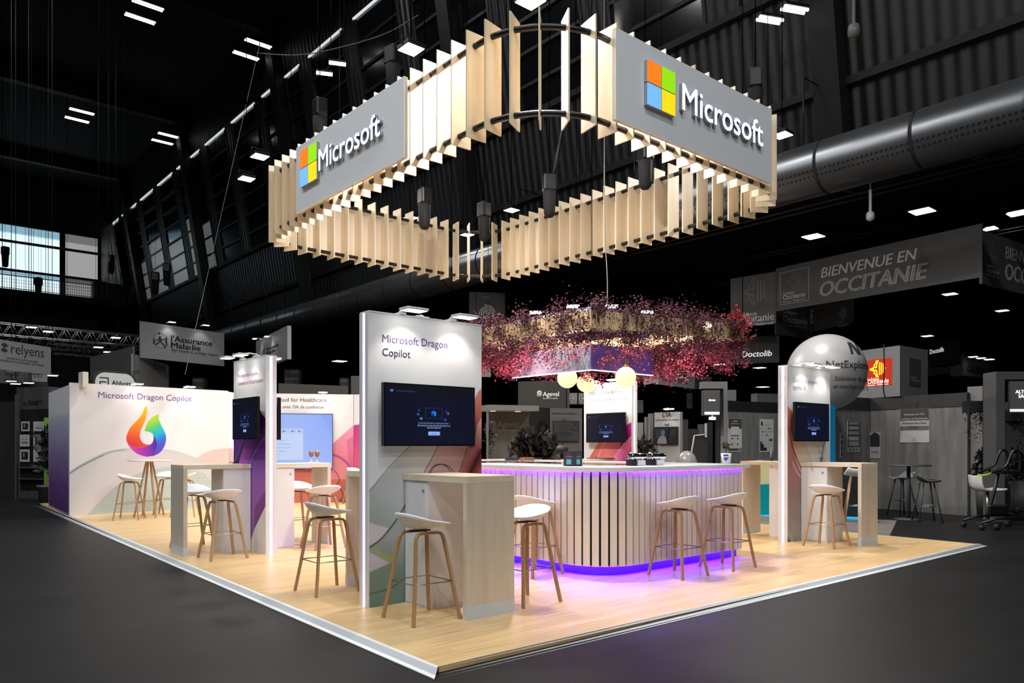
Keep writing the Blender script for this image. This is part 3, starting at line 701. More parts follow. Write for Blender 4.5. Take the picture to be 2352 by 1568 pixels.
for k, (px, py, lb) in enumerate(((1452, 1069.5, 'left chrome drum machine on the bar front'), (1496, 1069.5, 'right chrome drum machine on the bar front'))):
    q = at(px, py, 8.75 + .2 * k)
    t = thing('drum_machine', lb, 'machine', (q.x, q.y, ZB), R(-6), 'chrome drum machines on the bar')
    b = B(); b.box(-.05, .03, -.05, .05, 0, .07); b.build('base', BLACKP, t, bevel=.004)
    b = B(); b.lathe([(.001, -.02), (.035, -.02), (.04, -.015), (.04, .2), (.032, .21), (.001, .21)], 24, (0, 0, .105), ax='x'); b.build('drum', CHROME, t)
    b = B(); b.lathe([(.001, -.032), (.054, -.032), (.056, -.026), (.054, -.02), (.001, -.02)], 28, (0, 0, .1), ax='x')
    for j in range(7): a = j * math.pi / 3.5; b.cyl((-.0335, .036 * math.cos(a), .1 + .036 * math.sin(a)), (-.0325, .036 * math.cos(a), .1 + .036 * math.sin(a)), .005, 8, 1)
    b.build('end_disc', [CHROME, BLACKP], t)
    b = B(); b.tube([(-.034, 0, .1), (-.09, 0, .1), (-.095, -.02, .1)], .006, 8); b.build('crank', BLACKP, t)
    b = B(); b.box(.05, .165, -.055, .05, 0, .062); b.build('white_housing', WHITE, t, bevel=.012)
q = at(1668, 1065, 9.55)
t = thing('potted_bonsai', 'little bonsai in a white pot with blue crest on the bar end', 'plant', (q.x, q.y, ZB))
b = B(); b.lathe([(.001, 0), (.05, 0), (.066, .135), (.06, .135), (.055, .12), (.001, .12)], 24); b.build('pot', WHITE, t)
b = B()
def potp(x, z, rr=None):
    a = x / .06 + R(-20) + YAW - R(180); r = .0505 + .0155 * z / .135 + .001
    return (r * math.cos(a), r * math.sin(a), z)
def grid_patch(x0, x1, z0, z1, n=8, cut=0):
    V = []; 
    for i in range(n + 1):
        x = x0 + (x1 - x0) * i / n; f = abs(2 * i / n - 1)
        V += [potp(x, z0 + cut * f), potp(x, z1)]
    b.add(V, [(2 * i, 2 * i + 2, 2 * i + 3, 2 * i + 1) for i in range(n)], 0)
grid_patch(-.03, .03, .098, .122); grid_patch(-.03, .03, .035, .085, cut=.035)
b.build('crest', mat('crest blue', (58, 80, 168), .5), t)
b = B(); b.sphere((0, 0, .118), .05, 14, 8, sz=.35); b.build('moss', mat('moss', (120, 118, 30), .9), t)
b = B(); b.tube([(0, 0, .13), (.006, .003, .17), (-.002, 0, .2)], .006, 6); b.build('trunk', mat('bark', (112, 80, 46), .8), t)
b = B()
for i in range(170):
    v = Vector((random.gauss(0, 1), random.gauss(0, 1), random.gauss(0, .8))).normalized() * random.uniform(.03, .055); c = Vector((0, 0, .225)) + v
    e = Vector((random.uniform(-1, 1), random.uniform(-1, 1), random.uniform(-1, 1))).normalized() * .011; f = e.cross(v.normalized()).normalized() * .008
    b.add([c - e, c + f, c + e, c - f], [(0, 1, 2, 3)], i % 2)
b.build('foliage', [mat('bonsai leaf dark', (40, 34, 24), .7), mat('bonsai leaf brown', (92, 70, 34), .7)], t)
for k, (px, c, lb) in enumerate(((1176, (52, 58, 76), 'dark blue folder lying on the far side of the bar'), (1211, (150, 112, 70), 'brown box lying on the far side of the bar'))):
    q = atz(px, 1057.5, ZB)
    b = B(); b.box(-.1, .1, -.06, .06, .001, .05); tag(b.build('document_box', mat('doc%d' % k, c, .6), loc=(q.x, q.y, ZB), rz=YAW - R(80)), lb, 'box')
q = atz(1193, 1059.5, ZB); b = B(); b.box(-.06, .06, -.04, .04, .001, .01); tag(b.build('leaflet', mat('orange paper', (236, 120, 60), .6), loc=(q.x, q.y, ZB), rz=.4), 'orange leaflet on the far side of the bar', 'leaflet')
q = Vector((10.29, 9.52, 0))
t = thing('laptop', 'flat dark laptop with a stand on the high table beyond the bar', 'laptop', (q.x, q.y, ZF + 1.14), R(-88))
b = B(); b.box(-.24, .24, -.12, .12, .001, .02); b.build('body', mat('laptop grey', (110, 104, 108), .4, .5), t, bevel=.004)
b = B(); b.box(-.2, .2, -.06, .08, .0205, .023); b.build('keyboard', BLACKP, t)
b = B(); b.tube([(-.12, 0, .02), (-.1, 0, .1)], .006, 6); b.build('pen', STEEL, t)
# cables, glasses
def cable(name, pts, r, m, label, n=6):
    b = B(); b.tube([tuple(p) for p in smooth_poly([tuple(p) for p in pts], 6)] if len(pts) > 2 else pts, r, n)
    return tag(b.build(name, m), label, 'cable')
FT = Face((3.35, 5.70), (4.6, 5.70))
def fpt(F, px, py, y=0): x, z = F.p(px, py); q = F.A + F.u * x - F.n * y; return (q.x, q.y, z + F.z0)
b = B(); b.tube(smooth_poly([fpt(FT, *p) for p in ((986, 1087), (988, 1079), (998, 1069), (1012, 1065.5), (1024, 1070), (1032, 1078), (1036, 1087))], 6), .004, 6)
b.tube(smooth_poly([fpt(FT, p[0], p[1], -.02) for p in ((986, 1087), (990, 1077), (1000, 1068), (1015, 1066), (1028, 1071), (1036, 1079), (1039, 1087))], 6), .004, 6)
tag(b.build('cable_loop', BLACKP), 'black cable looped up on the nearest high table', 'cable')
F3 = Face((10.2, 5.77), (11.5, 5.77))
cable('cable', [fpt(F3, *p) for p in ((1896, 1012), (1892, 1026), (1889, 1045), (1890, 1060))], .004, BLACKP, 'thin black cable hanging below the television of the agents IA tower')
cable('cable', [fpt(SF, p[0], p[1], -.03) for p in ((768, 1078), (776, 1090), (780, 1103), (774, 1112), (784, 1124), (788, 1140), (780, 1149), (796, 1151))], .006, BLACKP, 'dark cable trailing down the pink screen wall')
for px, lb in ((715, 'left stemmed glass on the table right of the purple swirl tower'), (728.5, 'right stemmed glass on the table right of the purple swirl tower')):
    q = atz(px, 1060.5, ZF + 1.14)
    t = thing('wine_glass', lb, 'glass', (q.x, q.y, ZF + 1.141), 0, 'stemmed glasses')
    b = B(); b.lathe([(.001, 0), (.032, 0), (.03, .006), (.006, .014), (.006, .06), (.008, .066)], 16); b.build('stem', mat('white glass', (222, 222, 230), .2), t)
    b = B(); b.lathe([(.008, .066), (.03, .09), (.036, .13), (.033, .17), (.031, .17), (.033, .13), (.027, .092), (.001, .07)], 18); b.build('bowl', mat('amber glass', (150, 116, 116), .15), t)
q = fpt(F3, 1868, 1060); b = B(); b.cyl((0, 0, 0.001), (0, 0, .05), .008, 8); b.cyl((0, 0, .05), (0, 0, .07), .013, 8); tag(b.build('microphone_stub', BLACKP, loc=(q[0], q[1] - .12, ZF + 1.14)), 'tiny black pin standing on the table of the agents IA tower', 'pin')
b = B()
for i in range(5): a = i * 1.1; b.tube([(0, 0, .004), (.03 * math.cos(a), .03 * math.sin(a), .03), (.07 * math.cos(a), .07 * math.sin(a), .012)], .004, 5, mi=i % 2)
q = Vector((3.86, 10.2, 0)); tag(b.build('cable_tie', [BLACKP, mat('leaf green', (60, 110, 60), .6)], loc=(q.x, q.y, ZF + 1.14)), 'small tangle of black and green ties on the table left of the purple swirl tower', 'cable tie')

# ---------------------------------------------------------------- the hanging fin ring
SX0, SX1, SY0, SY1, SR = 5.22, 10.66, 5.68, 13.35, 1.16
ZS0, ZS1 = 4.92, 6.13
def ring_path(off, n=14):
    """closed rounded rectangle, counter-clockwise from the near corner's right tangent point; off > 0 inwards"""
    r = SR - off; P = []
    for (cx, cy, a0) in ((SX1 - SR, SY0 + SR, 270), (SX1 - SR, SY1 - SR, 0), (SX0 + SR, SY1 - SR, 90), (SX0 + SR, SY0 + SR, 180)):
        for i in range(n + 1):
            a = R(a0 + 90 * i / n); P.append((cx + r * math.cos(a), cy + r * math.sin(a)))
    return P
sign = thing('hanging_sign', 'suspended ring of plywood fins with two grey Microsoft logo boards above the stand', 'hanging sign', (0, 0, 0))
P = ring_path(.17, 24); n = len(P); acc = [0]
for i in range(n): acc.append(acc[-1] + math.hypot(P[(i + 1) % n][0] - P[i][0], P[(i + 1) % n][1] - P[i][1]))
NF = 80
for k in range(NF):
    s = acc[-1] * (k + .5) / NF; i = max(j for j in range(n + 1) if acc[j] <= s); i = min(i, n - 1); u = (s - acc[i]) / max(1e-9, acc[i + 1] - acc[i])
    p, q = P[i], P[(i + 1) % n]; x = p[0] * (1 - u) + q[0] * u; y = p[1] * (1 - u) + q[1] * u; an = math.atan2(q[1] - p[1], q[0] - p[0])
    cx = min(max(x, SX0 + SR), SX1 - SR); cy = min(max(y, SY0 + SR), SY1 - SR)
    if abs(cx - x) > .03 and abs(cy - y) > .03: an = math.atan2(y - cy, x - cx) + math.pi / 2
    b = B(); b.box(-.009, .009, -.115, .165, ZS0, ZS1); b.build('fin', BIRCH, sign, loc=(x, y, 0), rz=an)
for z in (5.035, 5.975):
    b = B(); b.tube([(x, y, z) for x, y in P], .034, 10, True); b.build('ring_pipe', BLACK, sign)
for k in range(8):
    p = P[int(n * (k + .5) / 8)]; b = B(); b.tube([(p[0], p[1], 5.975), (p[0], p[1], 22.2)], .006, 4); b.build('suspension_wire', WIRE, sign)
def logo_board(A, Bp, tiles, word):
    F = Face(A, Bp, 0); z0, z1 = 5.02, 6.03
    b = B(); b.box(0, F.L, 0, .012, z0, z1); p = b.build('logo_board', mat('grey fabric board', (240, 244, 247), .7), sign, loc=(A[0], A[1], 0), rz=F.rz)
    b = B(); b.box(0, F.L, .0125, .055, z0, z1); b.build('backing', BIRCHV, p)
    (x0, zt_), (x1, zb_) = F.p(*tiles[0]), F.p(*tiles[1]); zm = (zt_ + zb_) / 2; S = (zt_ - zb_); xa = x0; g = .012
    cols = ((0, 1, (255, 128, 30)), (1, 1, (150, 226, 20)), (0, 0, (120, 186, 250)), (1, 0, (255, 220, 24)))
    for (i, j, c) in cols:
        bx = xa + i * (S / 2); bz = zb_ + j * (S / 2); b = B(); b.box(bx + g / 2, bx + S / 2 - g / 2, -.05, -.0005, bz + g / 2, bz + S / 2 - g / 2, 1); b.box(bx + g / 2, bx + S / 2 - g / 2, -.054, -.0501, bz + g / 2, bz + S / 2 - g / 2)
        e = b.build('logo_tile', [mat('lit tile %d%d' % (i, j), c, .5, emit=.72), mat('letter sides', (150, 156, 164))], p)
    q0 = F.p(*word[0]); q1 = F.p(*word[1]); b = B()
    b.text('Microsoft', q0[0], q0[1], -.05, w=q1[0] - q0[0], bold=.012, ext=.048, mi=0, smi=1); b.build('letters', [mat('lit letters', (225, 235, 255), .4, emit=.95), mat('letter sides', (150, 156, 164), .5)], p)
logo_board((6.38, SY0), (9.565, SY0), ((1478, 138), (1478, 243)), ((1560, 254), (1745, 341)))
logo_board((SX0, 11.22), (SX0, 8.15), ((696, 350), (696, 434)), ((739, 394), (880, 319)))

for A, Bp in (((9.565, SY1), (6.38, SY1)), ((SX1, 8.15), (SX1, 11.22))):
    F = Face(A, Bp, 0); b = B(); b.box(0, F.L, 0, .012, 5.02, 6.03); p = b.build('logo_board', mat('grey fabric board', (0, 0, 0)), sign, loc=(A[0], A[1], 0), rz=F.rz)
    b = B(); b.box(0, F.L, .0125, .055, 5.02, 6.03); b.build('backing', BIRCHV, p)
def flood(i, nm, p, tgt):
    t = thing('floodlight', 'square flood lamp ' + nm, 'flood lamp', p, 0, 'square flood lamps')
    b = B(); b.box(-.15, .15, -.15, .15, .012, .07); b.build('housing', BLACK, t, bevel=.008)
    b = B(); b.box(-.135, .135, -.135, .135, .002, .0118); b.build('lamp_glass', mat('lit flood glass', (255, 253, 246), emit=6), t)
    b = B(); b.tube([(-.16, 0, .03), (-.16, 0, .16), (.16, 0, .16), (.16, 0, .03)], .008, 6)
    b.build('yoke', BLACK, t); b = B(); b.tube([(0, 0, .16), (0, 0, 22.2 - p[2])], .008, 5); b.build('rod', WIRE, t)
for i, (nm, p, tg, wt) in enumerate(FLOODS): flood(i, nm, p, tg)

# black chain hoists and cables that carry the ring
def hoist(p, label, s=1.0, up=None):
    up = up or 22.2 - p[2]
    t = thing('chain_hoist', label, 'hoist', p, random.uniform(0, 3), 'black chain hoists')
    b = B(); b.box(-.12 * s, .12 * s, -.1 * s, .1 * s, 0, .3 * s); b.build('motor', BLACK, t, bevel=.03 * s)
    b = B(); b.lathe([(.06 * s, -.45 * s), (.1 * s, -.4 * s), (.12 * s, 0), (.08 * s, .02)], 12); b.build('chain_bag', mat('chain bag', (9, 9, 9), .8), t)
    b = B(); b.tube([(0, 0, .3 * s), (0, 0, up)], .008, 5); b.build('chain', WIRE, t)
for k, (px, py, d, lb) in enumerate(((975, 470, 14.2, 'black hoist by the far left fins of the ring'), (1112, 500, 15.0, 'black hoist by the far corner fins of the ring'), (1262, 440, 13.6, 'black hoist midway along the far right fins'),
        (1482, 370, 12.4, 'black hoist under the right logo board'), (735, 270, 12.6, 'dark hoist above the left end of the left logo board'), (903, 150, 12.3, 'dark hoist above the right end of the left logo board'), (1432, 10, 9.5, 'dark hoist above the near end of the right logo board'), (1735, 205, 11.7, 'dark hoist above the far end of the right logo board'))):
    hoist(at(px, py, d), lb)
q = at(1388, 300, 12.6); q2_ = at(1394, 706, 12.6)
b = B(); b.tube(smooth_poly([tuple(q + Vector((0, 0, 6))), tuple(q), tuple(at(1389, 520, 12.6)), tuple(at(1395, 640, 12.6)), tuple(q2_)], 6), .009, 6); tag(b.build('suspension_cable', mat('grey cable', (120, 120, 120), .5)), 'pale cable dropping through the ring to the flower canopy', 'cable')
b = B(); b.tube(smooth_poly([tuple(at(590, 122, 24)), tuple(at(690, 126, 23)), tuple(at(800, 104, 22)), tuple(at(890, 75, 21)), tuple(at(960, 35, 20))], 8), .014, 5); tag(b.build('sagging_cable', mat('grey cable', (120, 120, 120), .5)), 'grey cable sagging across the hall left of the fin ring', 'cable')
b = B(); b.tube([tuple(at(597, 100, 30)), tuple(at(425, 860, 19.5))], .009, 5); tag(b.build('suspension_cable', mat('grey cable', (120, 120, 120), .5)), 'long slanting cable crossing the Assurance Maladie board', 'cable')
b = B(); b.tube([tuple(at(1292, 300, 13.6)), tuple(at(1264, 436, 13.6))], .035, 8); tag(b.build('rigging_strut', BLACK), 'thick black strut slanting down to the hoist midway along the far fins', 'strut')

# ---------------------------------------------------------------- flower canopy and globe lamps over the bar
can = thing('flower_canopy', 'hanging canopy of wooden beams, lit white box and burgundy blossom above the bar', 'canopy', (0, 0, 0))
zc = 2.92
cN = at(1360, 752, 9.75); cR_ = at(1706, 781, 10.95); cF = at(1358, 819, 13.0); cL = cN + cF - cR_
cs = [Vector((p.x, p.y, 0)) for p in (cN, cR_, cF, cL)]
CW = mat('canopy beam wood', (236, 206, 162), .5, var=.08, vscale=(3, 3, 12))
for i in range(4):
    a, c = cs[i], cs[(i + 1) % 4]; d = (c - a); L = d.length; b = B(); b.box(0, L, -.02, .02, 0, .22)
    b.build('beam', CW, can, loc=(a.x, a.y, zc), rz=math.atan2(d.y, d.x))
k_ = [a * .74 + (cs[0] + cs[2]) * .13 for a in cs]
for i in range(4):
    a, c = k_[i], k_[(i + 1) % 4]; d = (c - a); L = d.length; b = B(); b.box(0, L, -.02, .02, 0, .18); b.build('beam', CW, can, loc=(a.x, a.y, zc + .03), rz=math.atan2(d.y, d.x))
# lit box in the middle: two boards meet at the near edge
e0 = at(1360, 703, 10.9); zt_ = e0.z; zb_ = at(1360, 848, 10.9).z
for (dx, dy, L, m, z0, z1) in ((0, 1, 1.75, mat('pale lit board', (186, 200, 214), .6, emit=.12, ergb=(200, 225, 255)), zt_ - .34, zt_), (1, 0, 1.35, mat('blue lit board', (110, 100, 200), .6, emit=.3, ergb=(70, 60, 230)), zt_ - .34, zt_),
        (0, 1, 1.75, mat('mottled board', (140, 142, 160), .6, emit=.05, ergb=(200, 225, 255)), zb_, zb_ + .36), (1, 0, 1.35, mat('violet lit board', (74, 52, 120), .6, emit=.06, ergb=(90, 60, 190)), zb_, zb_ + .36)):
    b = B()
    if dx: b.box(e0.x, e0.x + L, e0.y, e0.y + .03, z0, z1)
    else: b.box(e0.x, e0.x + .03, e0.y + .031, e0.y + L, z0, z1)
    b.build('lit_board', m, can)
b = B(); b.box(e0.x, e0.x + 1.35, e0.y - .006, e0.y + .03, zb_ - .012, zb_ - .001); b.box(e0.x - .006, e0.x + .03, e0.y + .03, e0.y + 1.75, zb_ - .012, zb_ - .001); b.build('light_line', mat('white light line', (235, 235, 255), emit=2.2), can)
dk = mat('burgundy cloth', (70, 22, 50), .8)
a, c = at(1545, 0, 12.2), at(1704, 0, 11.0); F = Face((a.x, a.y), (c.x, c.y), 0); b = B(); b.box(0, F.L, 0, .02, 2.66, 2.94); b.build('cloth_panel', dk, can, loc=(a.x, a.y, 0), rz=F.rz)
a, c = at(1080, 0, 12.0), at(1205, 0, 12.6); F = Face((a.x, a.y), (c.x, c.y), 0); b = B(); b.box(0, F.L, 0, .02, 2.74, 2.92); b.build('cloth_panel', dk, can, loc=(a.x, a.y, 0), rz=F.rz)
def blossom(name, p0, p1, n, zmid, up, down, spread, mats, pick, sz=.02):
    V = []; F = []; MI = []; rnd = np.random.RandomState(int(abs(p0[0] * 97 + p1[1] * 31 + n)) % 9999)
    p0 = np.array(p0[:2]); p1 = np.array(p1[:2]); nc = max(5, n // 70); clump = rnd.rand(nc); cz = zmid + np.where(rnd.rand(nc) < up / (up + down), rnd.rand(nc) * up, -rnd.rand(nc) * down); cr = .03 + .05 * rnd.rand(nc); cx = rnd.normal(0, spread, (nc, 2))
    b = B()
    for i in range(n):
        j = rnd.randint(nc); c = Vector((*(p0 + (p1 - p0) * clump[j] + cx[j]), cz[j])) + Vector(tuple(rnd.normal(0, 1, 3))) * cr[j] * Vector((1, 1, 1.2)).length / 1.7
        a = rnd.rand(3) * 6.3; e = Vector((math.cos(a[0]), math.sin(a[0]), math.sin(a[1]) * .8)).normalized(); f = Vector((math.sin(a[2]), math.cos(a[2] * 1.7), math.cos(a[1]))).normalized()
        f = (f - e * f.dot(e)).normalized(); s_ = sz * rnd.uniform(.5, 1.15)
        b.add([c - e * s_, c + f * s_ * .6, c + e * s_, c - f * s_ * .6], [(0, 1, 2, 3)], pick(c.z, rnd))
    # thin stems hanging among the blossom
    for i in range(n // 22):
        u = clump[rnd.randint(len(clump))]; p = p0 + (p1 - p0) * u + rnd.normal(0, spread * .7, 2); b.tube([(p[0], p[1], zmid + up * .5), (p[0] + rnd.normal(0, .02), p[1] + rnd.normal(0, .02), zmid - down * rnd.rand() * .7)], .003, 4, mi=0)
    return b.build(name, mats, can, kind='stuff')
BM = [mat('blossom dark', (62, 26, 38), .8), mat('blossom burgundy', (112, 40, 62), .8), mat('blossom pink', (206, 96, 122), .8)]
pk_d = lambda z, r: 0 if r.rand() < .72 else 1
pk_p = lambda z, r: 2 if r.rand() < .5 else 1
for i, (n, up, dn) in enumerate(((9000, .2, .3), (5000, .14, .3), (3600, .14, .26), (8000, .2, .3))):
    blossom('hanging_blossom', cs[i], cs[(i + 1) % 4], n, zc + .16, up, dn, .07, BM, pk_d)
for i, (n, dn) in enumerate(((0, 0), (4000, .42), (3000, .34), (0, 0))):
    if n: blossom('hanging_blossom', cs[i] * .93 + cs[(i + 2) % 4] * .07, cs[(i + 1) % 4] * .93 + cs[(i + 3) % 4] * .07, n, zc - .06, .1, dn, .1, BM, pk_p)
for (xa, ya, xb, yb, n_) in ((e0.x - .1, e0.y, e0.x - .1, e0.y + 1.8, 1500), (e0.x, e0.y - .1, e0.x + 1.5, e0.y - .1, 900)): blossom('hanging_blossom', (xa, ya), (xb, yb), n_, zb_ + .22, .18, .12, .04, BM, pk_p)
pa, pb = at(1108, 0, 11.6), at(1285, 0, 12.4); blossom('hanging_blossom', pa, pb, 5200, 2.86, .12, .3, .09, BM, pk_p)
pa, pb = at(1460, 0, 12.3), at(1690, 0, 11.2); blossom('hanging_blossom', pa, pb, 6000, 2.84, .16, .3, .1, BM, pk_p)
for i in range(4): blossom('hanging_blossom', k_[i], k_[(i + 1) % 4], 1500, zc + .18, .12, .34, .05, BM, pk_d)
pa, pb = at(1690, 0, 10.9), at(1716, 0, 10.9); blossom('hanging_blossom', pa, pb, 300, 3.12, .12, .12, .05, [mat('blossom red', (190, 16, 40), .7)], lambda z, r: 0, .03)
for c in cs:
    b = B(); b.tube([(c.x, c.y, zc + .2), (c.x, c.y, 22.2)], .006, 4); b.build('suspension_wire', WIRE, can)
LB = mat('lit light bar', (255, 250, 240), emit=5)
for k, (px, py, d, wd) in enumerate(((1150, 779, 11.6, .2), (1155, 800, 11.9, .16), (1268, 764, 10.6, .18), (1488, 761, 10.4, .17), (1593, 772, 10.8, .2), (1553, 793, 11.8, .17), (1430, 807, 12.6, .18), (1257, 810, 12.4, .16), (1244, 833, 12.6, .12), (1620, 748, 10.6, .16), (1540, 825, 12.3, .14), (1395, 826, 12.6, .13), (1325, 826, 12.6, .12))):
    q = at(px, py, d); b = B(); b.box(-wd / 2, wd / 2, -.02, .02, -.014, .014); b.build('light_bar', LB, can, loc=tuple(q), rz=YAW - R(90))
for px, py, d in ((1316, 706, 11.2), (1404, 706, 11.2), (1230, 720, 12.0), (1486, 719, 11.9)):
    q = at(px, py, d); b = B(); b.box(-.09, .09, -.06, .06, 0, .03); b.build('light_bar', LB, can, loc=tuple(q), rz=YAW - R(90))
lamp('POINT', tuple(at(1420, 790, 11.6)), (0, 0, 0), 9, (255, 205, 190), .15, name='canopy lamp light')
lamp('POINT', tuple(at(1290, 760, 10.4)), (0, 0, 0), 8, (255, 235, 215), .15, name='canopy lamp light')
lamp('POINT', tuple(at(1570, 850, 11.0)), (0, 0, 0), 10, (255, 190, 200), .1, name='canopy lamp light')
lamp('POINT', tuple(at(1190, 850, 11.6)), (0, 0, 0), 10, (255, 190, 200), .1, name='canopy lamp light')
for px, py, d, top_, lb in ((1303, 868, 11.5, 806, 'left yellow globe lamp of the three over the bar'), (1345, 880, 13.1, 812, 'middle yellow globe lamp of the three over the bar'), (1437, 866, 11.1, 808, 'right yellow globe lamp of the three over the bar')):
    q = at(px, py, d); t = thing('globe_lamp', lb, 'pendant lamp', tuple(q), 0, 'globe lamps over the bar')
    b = B(); b.sphere((0, 0, 0), .15, 32, 18); b.build('globe', mat('lit globe', (255, 226, 170), .4, emit=1.15, ergb=(255, 224, 160)), t)
    b = B(); b.lathe([(.05, .14), (.05, .165), (.012, .175), (.012, .19)], 16); b.build('cap', mat('brass', (190, 150, 90), .3, .9), t)
    a_ = cs[1] - cs[0]; v_ = cs[3] - cs[0]; det = a_.x * v_.y - a_.y * v_.x; g = Vector((q.x, q.y, 0)) - cs[0]; u_ = (g.x * v_.y - g.y * v_.x) / det
    e0_ = cs[0] + a_ * u_; e1_ = e0_ + v_; b = B(); b.tube([(e0_.x, e0_.y, zc + .1), (e1_.x, e1_.y, zc + .1)], .008, 6); b.build('cross_rail', BLACK, can)
    zt2 = zc + .1 - q.z; b = B(); b.tube([(0, 0, .18), (0, 0, max(.25, zt2))], .006, 6); b.build('rod', mat('brass', (190, 150, 90)), t)

# ---------------------------------------------------------------- the exhibition hall
DARK = mat('dark ceiling', (12, 12, 13), .8); COLM = mat('hall steel', (30, 30, 31), .5, spec=.3); BEAM = mat('hall beam', (24, 24, 25), .6)
ZC = 22.2
b = B(); b.box(-32, 16.0, -40, 70, ZC, ZC + .3)
struct(b.build('ceiling', mat('ceiling decking', (16, 16, 17), .8, var=.3, vscale=(.05, 1.6, 1))))
TWX, TWK = 19.2, .16
def wx(z): return TWX - TWK * z
def slab(b, y0, y1, z0, z1, t=.08, o=0, mi=0):
    """a slab lying in the leaning hall wall"""
    V = [(wx(z) + o + x, y, z) for z in (z0, z1) for x in (0, t) for y in (y0, y1)]
    b.add(V, [(0, 1, 3, 2), (4, 6, 7, 5), (0, 4, 5, 1), (2, 3, 7, 6), (0, 2, 6, 4), (1, 5, 7, 3)], mi)
CLAD = corrugated('corrugated cladding', (36, 36, 37), metal=.1)
b = B(); slab(b, -12, 70, 8.6, 12.45, .1); slab(b, -12, 70, 19.6, ZC + .3, .1); 
BAYS = [-4.9, 8.8, 22.5, 36.3, 50.0, 63.5]
WIN = ((.35, 2.4), (3.3, 6.6), (7.6, 10.8), (11.75, 13.4))
for y in BAYS:
    for i in range(4):
        a = WIN[i - 1][1] if i else -.35; slab(b, y + a, y + WIN[i][0], 12.45, 19.6, .1)
    slab(b, y + 13.4, y + 13.35 + .1, 12.45, 19.6, .1)
struct(b.build('wall_right', CLAD))
GLASS = mat('dark window glass', (22, 24, 26), .12, spec=.8); SKYLINE = mat('lit eaves strip', (235, 240, 245), emit=.75); MUNT = mat('window bars', (36, 36, 37), .5)
GREYGL = mat('daylit window glass', (120, 122, 124), .3, emit=.4); wn = 1
for y in BAYS:
    for i, (a, c) in enumerate(WIN):
        w_ = bpy.data.objects.new('window_%d' % wn, None); COL.objects.link(w_); w_['kind'] = 'structure'; wn += 1
        b = B(); slab(b, y + a, y + c, 12.46, 19.45, .02, .07); b.build('pane', GLASS, w_)
        if y == 50.0 or (y == 36.3 and i == 3): b = B(); slab(b, y + a, y + c, 12.47, 16.2 - .9 * (i % 2), .02, .045); b.build('daylit_pane', GREYGL, w_)
        b = B(); slab(b, y + a, y + c, 19.4, 19.5, .04, -.02); b.build('eaves_light', SKYLINE, w_)
        b = B()
        for z in (13.4, 14.4, 15.4, 16.4, 17.4, 18.4): slab(b, y + a, y + c, z - .05, z + .05, .09, -.02)
        for v in (a + .05, c - .05): slab(b, y + v - .05, y + v + .05, 12.46, 19.45, .09, -.02)
        b.build('frame', MUNT, w_)
for k, y in enumerate(BAYS):
    b = B(); slab(b, y - .32, y + .32, 8.6, ZC, .45, -.5); struct(b.build('column_%d' % (k + 1), COLM))
    b = B(); b.box(-20, wx(21.5) - .1, y - .25, y + .25, ZC - .75, ZC - .001); struct(b.build('beam_%d' % (k + 1), BEAM))
b = B()
for z in (12.45, 9.9, 8.6): slab(b, -12, 69.9, z - .12, z + .06, .16, -.15)
struct(b.build('trim_5', BEAM))
# end wall with the bright windows and the gallery in front of it
b = B(); Y0 = 70
for (x0, x1, z0, z1) in ((-20, 8.0, 0, ZC), (8.0, 16.6, 0, 13.0), (8.0, 16.6, 18.5, ZC), (12.56, 12.95, 13.0, 18.5), (15.3, 20, 0, 18.5)): b.box(x0, x1, Y0, Y0 + .2, z0, z1)
struct(b.build('wall_back', mat('end wall', (46, 46, 47), .7)))
for (x0, x1, em, col) in ((8.0, 12.56, 1.25, (214, 238, 250)), (12.95, 15.3, .5, (214, 214, 214))):
    w_ = bpy.data.objects.new('window_%d' % wn, None); COL.objects.link(w_); w_['kind'] = 'structure'; wn += 1
    a = Art(x1 - x0, 5.5, 60, 60, col); H = 5.5
    a.rect(0, 9, 4.75, 5.5, (120, 160, 176) if em > 1 else (150, 150, 150)); a.rect(0, 9, 0, 1.75, (170, 205, 216) if em > 1 else (150, 150, 150))
    for z in (.25, .55, .8, 1.05, 1.3): a.rect(0, 9, z, z + .12, (238, 248, 250) if em > 1 else (200, 200, 200))
    a.rect(0, 9, 1.6, 1.85, (110, 150, 170) if em > 1 else (110, 110, 110))
    a.mesh('pane', ink('daylight pane %d' % wn, em), w_, Y0 + .12, x0, 13.0)
    b = B()
    for z in (13.0, 14.9, 17.1, 18.45): b.box(x0, x1, Y0 - .1, Y0 + .1, z - .09, z + .09)
    b.build('frame', mat('window frame dark', (30, 30, 31), .6), w_)
cladf = corrugated('end cladding', (120, 120, 122), .5); 
b = B(); b.add([(15.5, 69.8, 12.9), (wx(12.9) - .6, 66.5, 12.9), (wx(19) - .6, 66.5, 19), (15.5, 69.8, 19)], [(0, 1, 2, 3)]); struct(b.build('wall_corner', cladf))
b = B(); b.box(-20, 17, 66.0, 69.9, 12.3, 12.75); struct(b.build('floor_gallery', mat('gallery slab', (40, 40, 40), .8)))
t = thing('gallery_railing', 'dark gallery railing in front of the bright end windows', 'railing', (0, 66.1, 12.75))
b = B(); b.box(2, 16.5, -.03, .03, 1.0, 1.06); b.box(2, 16.5, -.03, .03, .08, .12); b.build('rail', BLACK, t)
b = B()
for i in range(97): x = 2.05 + i * .15; b.box(x - .012, x + .012, -.012, .012, 0, 1.0)
b.build('balusters', BLACK, t, kind='stuff')
for k, (px, w_, h_) in enumerate(((228, 1.0, 1.6), (259, 1.0, 1.4))):
    p = at(px, 0, 61.0); b = B(); b.box(-w_ / 2, w_ / 2, -.4, .4, 0, h_); b.box(-w_ / 2 + .1, w_ / 2 - .1, -.42, -.4, .15, h_ - .15)
    tag(b.build('crate', mat('crate grey', (58, 58, 58), .7), loc=(p.x, p.y, 12.76)), '%s dark crate stacked on the gallery from the end windows' % ('first', 'second', 'third', 'fourth')[k], 'crate')
